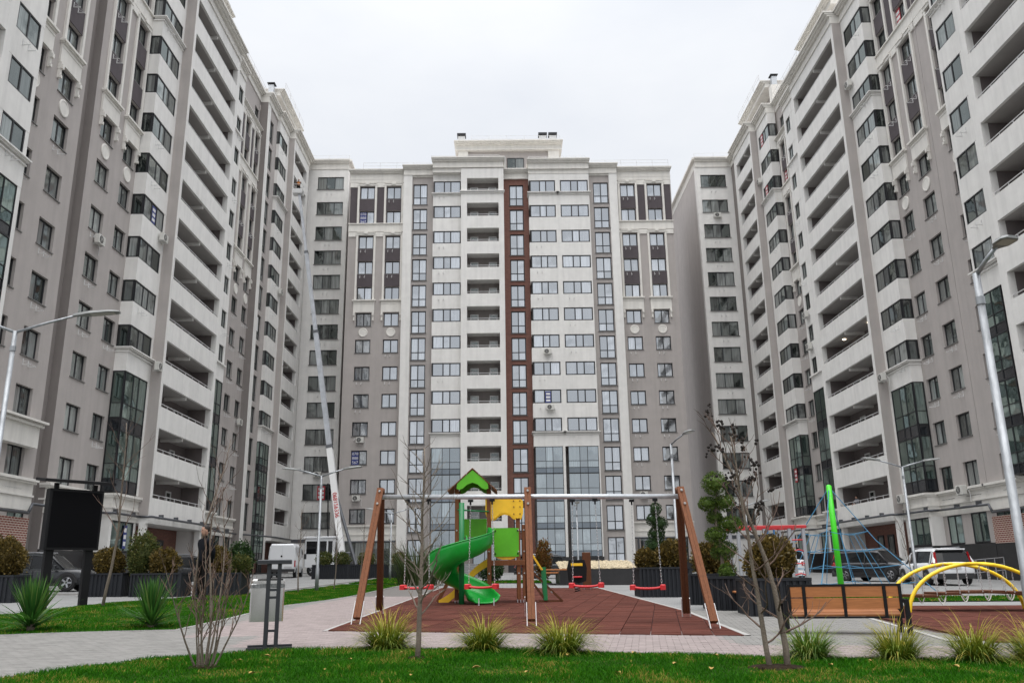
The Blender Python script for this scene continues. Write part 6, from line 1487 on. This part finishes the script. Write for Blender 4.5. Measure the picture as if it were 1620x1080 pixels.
# ------------------------------------------------------------------ posters stuck to window panes
BLUES = mat('blue_poster', (.025,.04,.20), .5); REDS = mat('red_poster', (.42,.02,.035), .5); WTXT = mat('white_print', (.75,.75,.75), .5)
def poster(fr, u, v, z, w_, h_, m_, label, txt=None, rot=None):
    p = fr.fn(u, v, z); root = thing('window_poster', label, 'poster', p, fr.rotz if rot is None else rot)
    build('sheet', MB().box(-w_/2,w_/2,-.008,0,0,h_), m_, root)
    if txt:
        for i, ln in enumerate(txt):
            tm = text_mesh(ln, h_/(len(txt)+.35), .002); tm.materials.append(WTXT); o = put('lettering', tm, None, root, (0,-.012,h_*(1-(i+.55)/(len(txt)+.1)))); o.rotation_euler = (R(90),0,0); x = max(q.co.x for q in tm.vertices)-min(q.co.x for q in tm.vertices); o.scale = (w_*.86/x,1,1)
    else:
        for i in range(3): build('printed_bar', MB().box(-w_*.36,w_*.36,-.012,-.009,h_*(.12+i*.29),h_*(.30+i*.29)), WTXT, root)
NUM = ('078','888','567')
poster(FC, -15.7, -.12, zt(2)-1.46, .72, 1.4, BLUES, 'blue poster with white phone number on a low left window of the centre block', NUM)
poster(FC, -15.7, -.12, zt(11)-1.46, .72, 1.4, BLUES, 'blue poster with white phone number high on the centre block', NUM)
poster(FC, 4.55, 1.22, zt(4)-1.4, .6, 1.2, BLUES, 'blue poster on the centre block above the lower outdoor unit')
poster(FEL, -20.0, -.07, zt(1)-1.65, .85, 1.5, REDS, 'red poster with white print on a left wing window')
poster(FR, 53.6, -.12, zt(11)-.2-1.45, .7, 1.4, REDS, 'red poster with white print high on the right block')
poster(FR, 82.9, .83, zt(13)-.2-1.4, .7, 1.3, REDS, 'red poster on the top window of the far right bay'); poster(FR, 82.9, .83, zt(11)-.2-1.4, .7, 1.3, REDS, 'red poster two storeys below the top of the far right bay'); poster(FR, 79.4, -.12, zt(11)-.2-1.4, .6, 1.3, REDS, 'red poster on the narrow window column of the far right part'); poster(FR, 82.6, .87, zt(1)-.2-1.3, .7, 1.3, REDS, 'red poster low on the green glazing of the far right bay')
poster(FL, 79.4, .52, zt(6)-1.6, .6, 1.4, WTXT, 'white poster on a tall window of the left block'); poster(FL, 53.7, .77, zt(6)-1.4, .6, 1.2, BLUES, 'blue poster on a left bay window'); poster(FL, 54.2, .82, 3.0, .45, 1.4, BLUES, 'narrow blue poster in the ground floor window of the left block')
# steel handrail at the right entrance, lit balcony lamps
root = thing('entrance_handrail', 'grey steel handrail of the ramp beside the white estate car', 'handrail', (24.6,46.0,g(24.6,46)), R(28))
f = MB()
for i in range(7): x = -2.4+i*.8; f.tube([(x,0,-.1+.1*i*.8/2),(x,0,1.0+.1*i*.4)], .025, 6)
for z in (.35,.65,1.0): f.tube([(-2.4,0,z),(2.4,0,z+.24)], .025, 6)
build('rails', f, GALV, root)
root = thing('entrance_steps', 'dark stepped stairs behind the reed clump on the left', 'stairs', (-2.9,62,g(-2.9,62)))
for i in range(6): build('step', MB().bbox(-2.2,2.2,-1.2+i*.32,3,-.2,.16*(i+1),.01), mat('grey_step', (.22,.22,.22), .8, .1, 3), root)

# two lit lamps under a balcony ceiling of the right block
em = bpy.data.materials.new('lit_lamp'); em.use_nodes = True; em.node_tree.nodes['Principled BSDF'].inputs['Emission Color'].default_value = (1,.85,.6,1); em.node_tree.nodes['Principled BSDF'].inputs['Emission Strength'].default_value = 4
for u in (63.2, 68.2):
    p = FR.fn(u, .6, zt(4)-.2+.02); build('ceiling_lamp', MB().lathe([(.14,0),(.14,-.04),(.09,-.07)], 12), em, rootR, tuple(p[i]-baseR[i] for i in range(3)))
